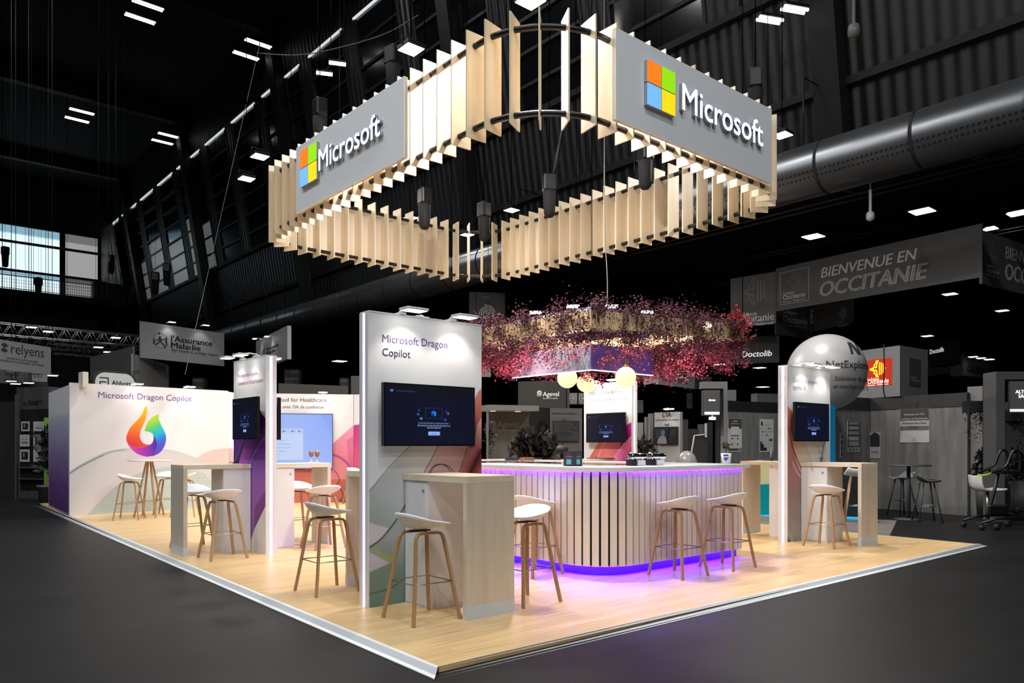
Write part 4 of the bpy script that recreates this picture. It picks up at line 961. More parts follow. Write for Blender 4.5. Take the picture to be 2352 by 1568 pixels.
for px, py, d, lb in ((12, 585, 48, 'hoist hanging at the left edge before the bright end window'), (88, 655, 50, 'hoist hanging low before the bright end window'), (256, 603, 52, 'hoist hanging before the grey corner cladding'), (302, 675, 52, 'hoist hanging low beside the grey corner cladding'), (383, 625, 44, 'hoist hanging before the hall windows, right of two'), (357, 645, 44, 'hoist hanging before the hall windows, left of two')):
    hoist(at(px, py, d), lb, 1.7)
# roof lamps: pairs of twin tubes
TUBE = mat('lit tube', (250, 252, 255), emit=2.6)
def roof_lamp(x, y, z, label, L=1.25, rz=0, w_=.14):
    t = thing('roof_lamp', label, 'roof lamp', (x, y, z), rz, 'twin tube roof lamps')
    b = B(); b.box(-L / 2, L / 2, -w_ - .02, w_ + .02, .03, .1); b.tube([(-L * .4, 0, .1), (-L * .4, 0, ZC - z)], .01, 5); b.tube([(L * .4, 0, .1), (L * .4, 0, ZC - z)], .01, 5); b.build('housing', BLACK, t)
    for s in (-1, 1):
        b = B(); b.cyl((-L / 2, s * w_ * .7, 0), (L / 2, s * w_ * .7, 0), .035, 10); b.build('tube', TUBE, t)
NM = iter(('farther', 'nearer') * 12)
for (px, py, nm) in ((340, 12, 'upper of the pair at the top edge of the roof'), (322, 43, 'lower of the pair at the top edge of the roof'), (593, 100, 'upper of the pair left of the fin ring'), (565, 128, 'lower of the pair left of the fin ring'),
        (188, 256, 'upper of the pair at the far left of the roof'), (177, 275, 'lower of the pair at the far left of the roof'), (388, 311, 'upper of the pair before the far hall windows'), (373, 326, 'lower of the pair before the far hall windows')):
    q = atz(px, py, 20.6); roof_lamp(q.x, q.y, 20.6, 'reflected roof lamp built as a twin tube, ' + nm)
for (px, py, d, nm) in ((1825, 22, 17.6, 'right of the pair above the right logo board'), (1768, 46, 18, 'left of the pair above the right logo board'), (745, 169, 30, 'nearer of the pair in the dark hall windows'), (775, 146, 29, 'farther of the pair in the dark hall windows')):
    q = at(px, py, d); roof_lamp(q.x, q.y, q.z, 'reflected roof lamp built as a twin tube, ' + nm, .62, R(-25), .1)  # reflections of roof lamps in the wall glass, built as small hanging tubes
# added hall fill: unseen overhead lights without housings, stronger behind the camera
for x in (-18, -6, 3, 11):
    for y in (-26, -14, -4, 4, 14, 26):
        if (x > -18 or y < 5) and not (x > 5 and y < 10): lamp('AREA', (x, y, 20.8), (x, y, 0), 780 if y < -3 or x < -5 else 240, (249, 252, 255), 1.6, 170, name='hall fill light')
# the big ventilation duct under the wall
t = thing('ventilation_duct', 'big round metal ventilation duct running the length of the hall', 'duct', (16.5, 0, 7.64))
DUCT = mat('galvanised duct', (150, 151, 153), .3, .85, var=.22, vscale=(.4, .5, 3))
b = B(); b.lathe([(.59, 1), (.59, 62)], 40, ax='y'); b.build('pipe', DUCT, t)
b = B()
for i in range(31): b.lathe([(.592, 2.4 + i * 2.0), (.604, 2.41 + i * 2.0), (.604, 2.46 + i * 2.0), (.592, 2.47 + i * 2.0)], 40, ax='y')
b.build('seam_rings', mat('duct seam', (26, 26, 27), .6), t, kind='stuff')
b = B()
for i in range(150):
    y = 3.0 + i * .1
    for an in (200, 212): a = R(an); b.obox((.593 * math.cos(a), y, .593 * math.sin(a)), (.02, .03, .03), Matrix.Rotation(-a, 3, 'Y'))
b.build('perforations', mat('hole black', (6, 6, 6), .9), t, kind='stuff')
b = B()
for i in range(12): b.tube([(0, 4 + i * 5, .59), (0, 4 + i * 5, 2.2), (.95, 4 + i * 5, 2.2)], .02, 5)
b.build('hangers', BLACK, t, kind='stuff')
# low roof of the side aisle beyond the hall wall, with trusses
b = B(); b.box(17.95, 60, -12, 70, 8.9, 9.2); struct(b.build('ceiling_aisle', DARK))
b = B(); b.box(45, 45.3, -12, 70, 0, 8.9); struct(b.build('wall_far_right', mat('far wall', (14, 14, 15), .8)))
b = B(); b.box(-20, 60, 71.5, 71.8, 0, 12); struct(b.build('wall_far_end', mat('far wall', (14, 14, 15))))
def truss(p0, p1, hgt, label, wd=.3, m=ALU, r=.022, n=None, up=None):
    p0, p1 = Vector(p0), Vector(p1); d = p1 - p0; L = d.length; rz = math.atan2(d.y, d.x); n = n or max(4, int(L / .5))
    t = thing('truss', label, 'truss', p0, rz)
    b = B()
    for y in (-wd / 2, wd / 2):
        for z in (0, hgt): b.tube([(0, y, z), (L, y, z)], r, 6)
    b.build('chords', m, t)
    b = B()
    for y in (-wd / 2, wd / 2):
        for i in range(n): b.tube([(L * i / n, y, hgt if i % 2 else 0), (L * (i + 1) / n, y, 0 if i % 2 else hgt)], r * .55, 5)
    for i in range(0, n + 1, 2): b.tube([(L * i / n, -wd / 2, 0), (L * i / n, wd / 2, 0)], r * .55, 5)
    b.build('lattice', m, t)
    if up:
        b = B()
        for x in (L * .15, L * .85): b.tube([(x, 0, hgt), (x, 0, up - p0.z)], .008, 4)
        b.build('wire', WIRE, t)
    return t
for k, (x, nm) in enumerate(((19.4, 'nearest the duct'), (26, 'in the middle of the side aisle'))):
    truss((x, 3, 7.75), (x, 36, 7.75), .8, 'dark lattice truss under the side aisle roof, ' + nm, .4, BLACK, .04, 22, 8.89)
def panel_lamp(px, py, d, label, w_=.62, em=3.2):
    q = at(px, py, d); t = thing('panel_lamp', label, 'panel lamp', tuple(q), 0, 'square lamps of the side aisle')
    b = B(); b.box(-w_ / 2, w_ / 2, -w_ / 2, w_ / 2, .015, .06); up = (8.87 if q.x > 17.95 and q.z < 8.8 else ZC - .02) - q.z
    if up > .06: b.tube([(0, 0, .06), (0, 0, up)], .01, 5)
    b.build('housing', BLACK, t)
    b = B(); b.box(-w_ / 2 + .03, w_ / 2 - .03, -w_ / 2 + .03, w_ / 2 - .03, 0, .0145); b.build('lamp_glass', mat('lit panel %.1f' % em, (248, 250, 252), emit=em), t)
for px, py, d, lb in ((2118, 486, 22.5, 'largest square lamp above the OCCITANIE banner'), (1868, 544, 26, 'square lamp above the left half of the OCCITANIE banner'), (1697, 581, 30, 'square lamp just right of the fin ring, above the banner end'), (2340, 490, 23, 'square lamp at the right edge above the banner corner'),
        (2169, 513, 28, 'lattice covered lamp below the largest square lamp'), (1925, 561, 33, 'lattice covered lamp right of the left square lamp'), (1679, 612, 36, 'lowest lamp at the left end of the banner'), (2271, 526, 25, 'lamp right at the banner corner')):
    panel_lamp(px, py, d, lb, .62 if 'square' in lb else .5)
for k, (px, py, d, lb) in enumerate(((2182, 676, 30, 'pair lamp under the banner, left one'), (2302, 714, 34, 'pair lamp under the banner, right one'), (2130, 772, 38, 'tiny lamp above the left Doctolib board'), (1655, 837, 34, 'flat lamp below the canopy right end'), (1195, 860, 32, 'flat lamp above the upper Ageval panel'), (780, 830, 30, 'tiny lamp in the dark left of the nearest tower'), (1745, 845, 36, 'flat lamp under the lit Doctolib letters'), (1752, 889, 36, 'tiny lamp left of the agents IA tower'))):
    panel_lamp(px, py, d, lb, .5, 2.0)
b = B(); b.lathe([(.001, -.08), (.07, -.05), (.09, 0), (.08, .1), (.03, .14), (.03, .6)], 16); q = at(1999, 500, 16.4); b.tube([(0, 0, .6), (0, 0, 7.07 - q.z)], .01, 5); tag(b.build('dome_camera', mat('camera white', (150, 150, 150), .4), loc=tuple(q)), 'round dome camera hanging in the dark above the OCCITANIE banner', 'camera')
b = B(); b.lathe([(.001, -.12), (.11, -.09), (.12, 0), (.1, .12), (.03, .16), (.03, .8)], 16); q = at(1961, 72, 15.5); b.tube([(0, 0, .8), (0, 0, 22.2 - q.z)], .01, 5); tag(b.build('dome_camera', mat('camera grey', (120, 120, 120), .4), loc=tuple(q)), 'grey dome camera high at the upper right on the dark wall', 'camera')

# ---------------------------------------------------------------- neighbouring stands
def gm(v, rough=.6): return mat('grey %d' % v, (v * .74, v * .74, v * .74), rough)
def board(name, label, cat, pL, dL, pR, dR, yT, yB, m, th=.08, group=None, part='board', hang=None, into=None):
    A = at(pL, 0, dL); C = at(pR, 0, dR); z1 = at(pL, yT, dL).z; z0 = at(pL, yB, dL).z if yB is not None else 0
    F = Face((A.x, A.y), (C.x, C.y), z0); b = B(); b.box(0, F.L, 0, th, 0, z1 - z0)
    if into:                                                     # one more face of a thing already begun
        r = into; t = b.build(part, m, r, loc=Matrix.Rotation(-r.rotation_euler.z, 3, 'Z') @ (Vector((A.x, A.y, z0)) - r.location), rz=F.rz - r.rotation_euler.z)
        F.h = z1 - z0; F.t = t
        return t, F
    t = thing(name, label, cat, (A.x, A.y, z0), F.rz, group); b.build(part, m, t, bevel=0)
    F.h = z1 - z0; F.t = t
    if hang:
        up = hang if hang < 8.5 else (8.88 if min(A.x, C.x) > 17.95 and z1 < 8.9 else ZC - .02)
        for x in (F.L * .12, F.L * .88): b = B(); b.tube([(x, th / 2, F.h), (x, th / 2, up - z0)], .005, 4); b.build('wire', WIRE, t)
    return t, F
def letters(F, rows, mats, name='lettering', y=-.006, ext=.0012):
    """rows: text, left baseline px, right baseline px, material index, bold, shear"""
    for r in rows:
        s, p0, p1, mi = r[:4]; bo = r[4] if len(r) > 4 else 0; sh = r[5] if len(r) > 5 else 0; b = B()
        q0 = F.p(*p0); q1 = F.p(*p1); b.text(s, q0[0], q0[1], y, w=q1[0] - q0[0], h=r[6] if len(r) > 6 else None, bold=bo, shear=sh, ext=ext); b.build(name, mats[mi], F.t)
def cross_logo(b, F, px0, py0, px1, py1, mi=0, y=-.006, wd_=.017):
    """the Occitan cross with a row of bars, drawn as flat strokes"""
    (x0, z1), (x1, _) = F.p(px0, py0), F.p(px1, py0); z0 = F.p(px0, py1)[1]; W, H = x1 - x0, z1 - z0
    X = lambda u: x0 + u * W; Z = lambda v: z0 + v * H; w_ = W * wd_
    def st(P):
        P = smooth_poly([(X(u), Z(v)) for u, v in P], 6) if len(P) > 2 else [np.array((X(u), Z(v))) for u, v in P]
        b.sweep([(p[0], y, p[1]) for p in P], [(.001, w_), (-.001, w_), (-.001, -w_), (.001, -w_)], ref=(0, 1, 0), sm=False, mi=mi)
    st([(.46, .98), (.40, .80), (.30, .72)]); st([(.56, .98), (.50, .86), (.47, .70), (.46, .55)]); st([(.30, .72), (.34, .62), (.28, .56), (.08, .52)])
    st([(.08, .48), (.28, .44), (.34, .38), (.30, .28)]); st([(.46, .45), (.47, .30), (.50, .14), (.56, .02)]); st([(.30, .28), (.40, .20), (.46, .02)])
    st([(.20, .60), (.30, .5), (.20, .40)]); st([(.34, .62), (.45, .56)]); st([(.34, .38), (.45, .44)])
    for i, (a, c) in enumerate(((.86, .14), (.84, .16), (.76, .24))): st([(.62 + i * .11, c), (.62 + i * .11, a)])
    st([(.94, .48), (.94, .52)])
def lt(v): return mat('pale letters %d' % v, (v, v, v), .6)
BAN = mat('banner grey', (76, 76, 77), .7); BANL = [lt(236), lt(188), lt(108)]
# the big OCCITANIE banner ring
ban, F = board('hanging_banner', 'big dark banner ring lettered BIENVENUE EN OCCITANIE, upper right', 'banner', 1783, 21.6, 2255, 17.2, 616.6, 714.8, BAN, .06, hang=8.95, part='banner_board'); t = ban
letters(F, [('BIENVENUE EN', (1886, 638), (2106, 600), 0, .012, .18), ('OCCITANIE', (1884, 681), (2131, 644), 1, .03, .18), ('La Région', (1799, 678), (1826, 673), 1), ('Occitanie', (1799, 689), (1850, 682), 0, .01), ('Pyrénées - Méditerranée', (1799, 696), (1850, 690), 1)], BANL)
b = B(); cross_logo(b, F, 1803, 630, 1846, 668, 2)
x0, z1 = F.p(1792, 627); x1, z0 = F.p(1858, 690)[0], F.p(1792, 701)[1]
for (a, c, e, f) in ((x0, x1, z1 - .01, z1), (x0, x1, z0, z0 + .01), (x0, x0 + .01, z0, z1), (x1 - .01, x1, z0, z1)): b.box(a, c, -.006, -.004, e, f, 1)
b.build('emblem', BANL, t)
t, F = board('', '', '', 2256, 17.15, 2440, 19.6, 528, 651, BAN, .06, part='banner_board', into=ban)
letters(F, [('BIENVENUE EN', (2309, 592), (2420, 626), 0, .012, .1), ('OCCITANIE', (2309, 640), (2425, 676), 0, .03, .1), ('La Région', (2266, 611), (2282, 615), 1), ('Occitanie', (2266, 624), (2294, 632), 0, .01), ('Pyrénées - Méditerranée', (2266, 632), (2294, 639), 1)], BANL)
b = B(); cross_logo(b, F, 2268, 556, 2292, 608, 2); b.build('emblem', BANL, t)
t, F = board('', '', '', 1678, 22.6, 1782, 21.65, 640, 753, BAN, .06, part='banner_board', into=ban)
letters(F, [('La Région', (1692, 729), (1738, 721), 0), ('Occitanie', (1692, 743), (1778, 737), 0, .012), ('Pyrénées - Méditerranée', (1700, 752), (1778, 748), 1)], BANL)
b = B(); cross_logo(b, F, 1700, 640, 1766, 708, 2); b.build('emblem', BANL, t)
t, F = board('', '', '', 1783, 25.5, 1868, 26.5, 670, 768, BAN, .06, part='banner_board', into=ban)
letters(F, [('La Région', (1799, 719), (1829, 723), 0), ('Occitanie', (1799, 739), (1854, 746), 0, .012), ('Pyrénées - Méditerranée', (1799, 748), (1854, 754), 1), ('E', (1862, 742), (1874, 744), 0, .04)], BANL)
t, F = board('', '', '', 1869, 26.4, 1958, 24.5, 672, 761, mat('banner dark', (70, 70, 71), .7), .06, part='banner_board', into=ban)
letters(F, [('La Région', (1925, 743), (1938, 743), 1), ('Occitanie', (1925, 752), (1949, 754), 0, .01)], BANL); b = B(); cross_logo(b, F, 1926, 706, 1946, 738, 1); b.build('emblem', BANL, t)
# grey wooden stand behind the agents IA tower
WOODG = mat('grey wood print', (94, 93, 92), .6, var=.3, vscale=(7, 7, .8)); BANDG = gm(36)
def wood_wall(label, pL, dL, pR, dR, h=2.5, m=None):
    A = at(pL, 0, dL); C = at(pR, 0, dR); F = Face((A.x, A.y), (C.x, C.y), 0); t = thing('stand_wall', label, 'stand wall', (A.x, A.y, 0), F.rz, 'grey wooden stand walls')
    b = B(); b.box(0, F.L, 0, .08, .001, h - .28); b.build('wood_face', m or WOODG, t); b = B(); b.box(0, F.L, -.015, .08, h - .2799, h); b.build('dark_band', BANDG, t)
    b = B(); b.box(0, F.L, -.012, -.0005, .0, .1); b.build('plinth_strip', WOODG, t)
    F.t = t; return F
wood_wall('grey wooden stand wall behind the bar end, two posters on it', 1672, 20.2, 1800, 21.3, 2.6, mat('pale wood print', (118, 118, 117), .6, var=.22, vscale=(7, 7, .8)))
FA = wood_wall('short grey wooden stand wall right of the agents IA tower', 1908, 16.7, 1998, 17.5)
FB = wood_wall('long grey wooden stand wall with the prevention poster', 1999, 17.5, 2222, 15.6)
b = B(); b.box(0, .3, 0, .3, 0, 2.62); q = at(2222, 0, 15.7); tag(b.build('stand_post', gm(140), loc=(q.x, q.y, 0), rz=FB.rz), 'pale square post at the right end of the long wooden stand wall', 'post')
def poster(F, px0, py0, px1, py1, label, art, bg=(190, 190, 190), nx=60, nz=90, name='poster', cat='poster', off=.012):
    x0, z1 = F.p(px0, py0); x1 = F.p(px1, py0)[0]; z0 = F.p(px0, py1)[1]
    q = F.A + F.u * x0 + F.n * off; t = thing(name, label, cat, (q.x, q.y, z0 + F.z0), F.rz)
    a = Art(x1 - x0, z1 - z0, nx, nz, bg); art(a); a.mesh('sheet', INK, t, 0, 0, 0, off - .002, edge=bg); return t
def rects(a, L):
    for u0, u1, v0, v1, c in L: a.rect(u0 * a.w, u1 * a.w, (1 - v1) * a.h, (1 - v0) * a.h, (c, c, c))
def text_on(F, t, rows, mats):
    G = Face(F.A[:2], F.Bp[:2], F.z0); b = B()
    inv = (Matrix.Translation(t.location) @ Matrix.Rotation(F.rz, 4, 'Z')).inverted(); o = inv @ Vector((F.A.x, F.A.y, F.z0))
    for r in rows:
        q0 = F.p(*r[1]); q1 = F.p(*r[2]); b = B(); b.text(r[0], q0[0] + o.x, q0[1] + o.z, -.004, w=q1[0] - q0[0], bold=r[4] if len(r) > 4 else 0, ext=.001); b.build('lettering', mats[r[3]], t)
p_ = poster(FB, 2068, 920, 2135, 1016, 'grey prevention poster with rounded logo on the long wooden wall', lambda a: (rects(a, [(0, 1, 0, .2, 150), (0, 1, .2, .49, 58), (0, 1, .49, .61, 140), (0, 1, .61, .72, 84), (0, 1, .72, 1, 160), (.3, .62, .62, .66, 60)]), a.line([(a.w * .4, a.h * .95), (a.w * .36, a.h * .86), (a.w * .5, a.h * .78), (a.w * .64, a.h * .84)], .03, (70, 70, 70)), rects(a, [(.48, .5, .9, .97, 60)])))
text_on(FB, p_, [('Prévention des TMS', (2078, 954), (2124, 953), 0, .01), ("Entretien de l'Autonomie", (2072, 964), (2131, 963), 0, .01), ('Prévention de la Chute', (2075, 974), (2128, 973), 1, .01), ('é', (2104, 936), (2112, 936), 1, .02)], [lt(210), gm(40)])
poster(FA, 1946, 966, 1974, 1038, 'dark leaflet rack with three rows on the short wooden wall', lambda a: rects(a, [(0, 1, 0, 1, 44), (.08, .92, .03, .12, 120), (.08, .92, .17, .28, 130), (.08, .92, .33, .44, 120), (.08, .92, .50, .63, 136), (.08, .92, .66, .8, 126), (0, 1, .84, 1, 130), (.2, .3, .89, .95, 50), (.45, .55, .89, .95, 50), (.7, .8, .89, .95, 50)]), name='leaflet_rack', cat='leaflet rack')
poster(FA, 1929, 995, 1936, 1050, 'narrow strip of small prints left of the leaflet rack', lambda a: rects(a, [(0, 1, 0, 1, 110), (.2, .8, .05, .2, 50), (.2, .8, .3, .45, 50), (.2, .8, .55, .7, 50), (.2, .8, .8, .95, 50)]), nx=20, nz=60)
p_ = poster(FB, 1999, 992, 2022, 1052, 'grey tool shaped hanging board lettered UCHP by the wall corner', lambda a: (rects(a, [(0, 1, 0, .56, 34), (0, 1, .56, 1, 130), (.12, .88, .74, .8, 90)]), a.fill([(0, a.h), (a.w * .5, a.h), (0, a.h * .86)], (118, 116, 114)), a.fill([(a.w, a.h), (a.w * .5, a.h), (a.w, a.h * .86)], (118, 116, 114))), nx=40, nz=70)
FW1 = Face(at(1672, 0, 20.2)[:2], at(1800, 0, 21.3)[:2], 0)
poster(FW1, 1672, 961, 1703, 1037, 'poster with dark head and four icons behind the bonsai', lambda a: rects(a, [(0, 1, 0, .3, 78), (.35, .66, .06, .09, 190), (.22, .78, .14, .16, 170), (.22, .78, .24, .5, 214), (.18, .82, .5, .53, 30), (.25, .34, .58, .63, 40), (.66, .75, .58, .63, 40), (.25, .34, .75, .8, 40), (.66, .75, .75, .8, 40), (0, 1, .9, .97, 70), (.75, .9, .92, .95, 190)]), (204, 204, 204))
poster(FW1, 1745, 962, 1776, 1038, 'pale poster with icons and a dark stair shape, left of the agents IA tower', lambda a: rects(a, [(.06, .2, .08, .2, 60), (.22, .7, .16, .17, 90), (.1, .16, .26, .3, 70), (.5, .56, .26, .3, 120), (.62, .7, .25, .31, 40), (.8, .9, .27, .3, 100), (.1, .3, .37, .4, 90), (.4, .5, .37, .4, 120), (.62, .9, .37, .39, 90), (.1, .2, .47, .49, 90), (.4, .6, .46, .5, 110), (.66, .92, .6, .66, 60), (.02, .16, .68, .96, 50), (.02, .28, .76, .96, 50), (.02, .5, .86, .96, 50)]), (196, 196, 196))
# white cube with the orange Occitanie sign on top of that stand
q0, q1_, q2_ = at(1962, 0, 17.9), at(2067, 0, 16.8), at(2131, 0, 17.6); zt0 = 2.5; zt1 = at(2067, 793, 16.8).z
t = thing('stand_cube', 'big pale cube on top of the wooden stand, bearing the orange Occitanie sign', 'sign cube', (q1_.x, q1_.y, zt0))
q3_ = q0 + q2_ - q1_
b = B(); b.prism([(p.x - q1_.x, p.y - q1_.y) for p in (q0, q1_, q2_, q3_)], .001, zt1 - zt0); b.build('body', gm(142), t)
FC = Face(q0[:2], q1_[:2], 0); FD = Face(q1_[:2], q2_[:2], 0)
p_ = poster(FC, 1988, 828, 2049, 888, 'bright orange Occitanie sign with yellow cross', lambda a: None, (232, 58, 22), 10, 10, 'orange_sign', 'sign')
inv = (Matrix.Translation(p_.location) @ Matrix.Rotation(FC.rz, 4, 'Z')).inverted(); o = inv @ Vector((FC.A.x, FC.A.y, 0))
class Sub: pass
sb = Sub(); sb.p = lambda px, py: (FC.p(px, py)[0] + o.x, FC.p(px, py)[1] + o.z)
b = B(); cross_logo(b, sb, 1996, 829, 2037, 869, 0, -.006, .032); b.build('emblem', mat('sign yellow', (252, 200, 30), .5, emit=.7), p_)
text_on(FC, p_, [('La Région', (1994, 874), (2020, 873), 0), ('Occitanie', (1994, 882), (2042, 880), 0, .015), ('Pyrénées - Méditerranée', (1994, 887), (2042, 885.5), 0)], [mat('sign white', (250, 235, 225), .5, emit=.6)])
for o_ in p_.children:
    if o_.name.startswith('sheet'): o_.data.materials[0] = ink('orange print glow', .7)  # emission added to brighten the orange print; its cross and letters glow too
p_ = poster(FD, 2087, 822, 2114, 886, 'small dark grey Occitanie sign on the right face of the pale cube', lambda a: None, (66, 66, 67), 8, 8, 'grey_sign', 'sign')
text_on(FD, p_, [('La Région', (2090, 868), (2103, 869), 0), ('Occitanie', (2090, 876), (2111, 878), 0, .015)], [lt(160)])
# grey advertising balloon
q = at(1898, 855, 15.5); t = thing('balloon', 'big grey round balloon lettered NetExplorer', 'balloon', tuple(q), YAW - R(90)); RB = .765
b = B(); b.sphere((0, 0, 0), RB, 48, 28); b.build('envelope', mat('balloon grey', (136, 136, 137), .35), t)
wp = lambda x, z: (x, -math.sqrt(max(.0001, (RB + .006) ** 2 - x * x - z * z)), z)
b = B(); k = 15.5 / FPX
b.text('NetExplorer', 26 * k, 2 * k, w=118 * k, align='C', bold=.012, warp=wp); b.text('Solutions de partage', 40 * k, -26 * k, w=112 * k, align='C', shear=.15, warp=wp); b.text('et stockage de fichiers', 40 * k, -42 * k, w=112 * k, align='C', shear=.15, warp=wp)
for P in ([(20, 34), (20, 62), (27, 62), (27, 34)], [(20, 62), (30, 62), (49, 34), (39, 34)], [(42, 34), (42, 62), (49, 62), (49, 34)]): 
    for j in range(6):                                           # in strips, so that it follows the curve
        f = lambda t, a, c: (P[a][0] * (1 - t) + P[c][0] * t, P[a][1] * (1 - t) + P[c][1] * t)
        qs = (f(j / 6, 0, 1), f((j + 1) / 6, 0, 1), f((j + 1) / 6, 3, 2), f(j / 6, 3, 2)) if abs(P[0][1] - P[1][1]) > 5 else (f(j / 6, 0, 3), f((j + 1) / 6, 0, 3), f((j + 1) / 6, 1, 2), f(j / 6, 1, 2))
        b.add([wp((x + 2) * k, z * k) for x, z in qs], [(0, 1, 2, 3)])
b.build('lettering', gm(46), t)
b = B(); b.tube([(0, 0, -RB), (.02, .02, -q.z)], .01, 5); b.lathe([(.001, -RB - .07), (.06, -RB - .07), (.02, -RB + .01)], 10); b.build('tether', gm(40), t)
cable('cable', [at(2030, 790, 16.3), at(2031, 850, 16.3), at(2029, 890, 16.35), at(2033, 913, 16.4)], .012, BLACKP, 'black cable hanging down over the orange Occitanie sign')
# high table with two grey stools
def grey_table(px, py, d, r, label, m, h=None):
    q = at(px, py, d); h = q.z; t = thing('round_table', label, 'table', (q.x, q.y, 0))
    b = B(); b.lathe([(.001, h - .03), (r, h - .025), (r, h), (.001, h)], 32); b.build('tabletop', m, t)
    b = B(); b.lathe([(.035, .02), (.035, h - .03)], 14); b.build('column', m, t)
    b = B(); b.lathe([(.001, 0), (.26, 0), (.26, .015), (.04, .03), (.001, .03)], 24); b.build('foot_plate', m, t)
grey_table(2087, 1067, 14.8, .4, 'dark round high table before the long wooden stand wall', gm(74))
def wing_stool(x, y, rz, label, sm, lm, h=.78, metal=None):
    t = thing('bar_stool', label, 'bar stool', (x, y, 0), rz, 'grey stools of the neighbouring stand')
    b = B(); V = []; n = 14
    for i in range(n + 1):
        u = i / n * 2 - 1
        for j in range(7): v = j / 6 * 2 - 1; V.append((u * .21 * math.sqrt(max(.05, 1 - .5 * v * v)), v * .19, h - .03 + .03 * u * u + (.16 * max(0, -v - .25) ** 1.3) + .012 * abs(v)))
    b.add(V, [(i * 7 + j, (i + 1) * 7 + j, (i + 1) * 7 + j + 1, i * 7 + j + 1) for i in range(n) for j in range(6)], 0, True); s = b.build('seat', sm, t)
    so = s.modifiers.new('thickness', 'SOLIDIFY'); so.thickness = .025
    for sx in (-1, 1):
        for sy in (-1, 1): b = B(); b.tube([(sx * .2, sy * .2, 0), (sx * .09, sy * .09, h - .05)], .016, 8); b.build('leg', lm, t)
    b = B(); b.tube([(.155 * math.cos(i * math.pi / 12), .155 * math.sin(i * math.pi / 12), .3) for i in range(24)], .008, 6, True); b.build('footrest_ring', CHROME, t)
    return t
q = at(2072, 1190, 15.7); wing_stool(q.x, q.y, R(60), 'grey stool behind the dark round high table', gm(150), gm(60)); q = at(2129, 1192, 14.35); wing_stool(q.x, q.y, R(-140), 'darker grey stool right of the dark round high table', gm(84), gm(60))
q = at(1966, 1198, 14.4); wing_stool(q.x, q.y, R(-60), 'white stool with wooden legs seen under the table of the agents IA tower', mat('cream seat', (210, 206, 196), .4), OAK, .9)
# colours behind the agents IA tower
for (lb, pL, dL, pR, dR, yT, yB, c) in (('bright blue panel edge right of the agents IA tower', 1907, 14.4, 1919, 14.5, 930, 1170, (0, 146, 206)), ('black counter under the table of the agents IA tower', 1930, 15.4, 1975, 15.2, 1085, 1195, (14, 13, 14)), ('teal cabinet seen between the tables behind the agents IA tower', 1738, 15.6, 1772, 15.8, 1113, 1165, (0, 150, 146)), ('pale yellow shelf above the teal cabinet', 1738, 15.7, 1772, 15.9, 1066, 1112, (232, 214, 160))):
    A = at(pL, 0, dL); C = at(pR, 0, dR); F = Face((A.x, A.y), (C.x, C.y), 0); z1, z0 = at(pL, yT, dL).z, max(0, at(pL, yB, dL).z); b = B(); b.box(0, F.L, 0, .25, z0 if 'shelf' in lb else .0, z1)
    tag(b.build('display_screen_wall' if 'edge' in lb else 'counter', mat(lb[:14], c, .5), loc=(A.x, A.y, 0), rz=F.rz), lb, 'panel' if 'edge' in lb else 'counter')
for (lb, pL, pR, d0, d1) in (('bright blue carpet strip behind the agents IA tower', 1738, 1990, 14.9, 14.4),):
    A, C = atz(1738, 1184, .004), atz(1990, 1196, .004); A2, C2 = atz(1738, 1178, .004), atz(1990, 1187, .004)
    b = B(); b.prism([(p.x, p.y) for p in (A, C, C2, A2)], .001, .008); tag(b.build('carpet_strip', mat('blue carpet', (30, 160, 214), .9)), lb, 'carpet')
b = B(); A, C, D, E = atz(1640, 1215, 0), atz(2040, 1238, 0), atz(2060, 1195, 0), atz(1640, 1180, 0); b.prism([(p.x, p.y) for p in (A, C, D, E)], .0005, .0035); tag(b.build('carpet', mat('grey carpet', (92, 88, 84), .9, var=.2, vscale=(.6, 8, 1))), 'grey plank carpet of the stand behind the agents IA tower', 'carpet')
FS, = (Face(at(1735, 0, 19.6)[:2], at(1800, 0, 19.9)[:2], 0),)
b = B(); b.box(0, FS.L, -.3, 0, 1.02, 1.06); b.box(.05, FS.L, -.25, -.02, 0, 1.02); tag(b.build('counter', gm(150), loc=tuple(FS.A), rz=FS.rz), 'grey counter with a bottle, left of the agents IA tower', 'counter')
q = at(1771.5, 1050, 19.4); b = B(); b.lathe([(.001, 0), (.035, 0), (.035, .18), (.013, .24), (.013, .3), (.001, .3)], 14); tag(b.build('water_bottle', gm(170, .2), loc=(q.x, q.y, 1.061)), 'clear water bottle on the grey counter left of the agents IA tower', 'bottle')
# right edge: portal, plants, standing aid, white chair
PORT = gm(96)
t = thing('portal', 'pale grey portal frame cut by the right edge', 'portal', tuple(at(2288, 1200, 14.4)[:2]) + (0,), YAW - R(90))
k = 14.4 / FPX; zt1 = at(2288, 853, 14.4).z
b = B(); b.box(0, 20 * k, 0, .4, 0, zt1); b.build('upright', PORT, t); b = B(); b.box(20 * k, 110 * k, 0, .4, zt1 - 18 * k, zt1); b.build('lintel', PORT, t)
b = B(); b.box(33 * k, 110 * k, .02, .08, zt1 - 94 * k, zt1 - 22 * k); sc = b.build('screen', mat('screen grey', (90, 90, 90), .4, emit=.05), t)
b = B(); b.text('ALTERNATIVE', 46 * k, zt1 - 50 * k, .015, h=11 * k, bold=.03); b.text('SANTÉ', 53 * k, zt1 - 60 * k, .015, h=11 * k, bold=.03); b.build('lettering', mat('lit white letters', (245, 245, 245), emit=.8), sc)
b = B(); b.box(33 * k, 110 * k, .01, .019, zt1 - 92 * k, zt1 - 86 * k); b.build('light_bar', mat('lit bar grey', (235, 235, 235), emit=.7), sc)
t2, F2 = board('stand_wall', 'dark wall with planting between the post and the portal', 'stand wall', 2237, 15.9, 2420, 15.2, 925, None, gm(58), .08, 'dim stand walls')
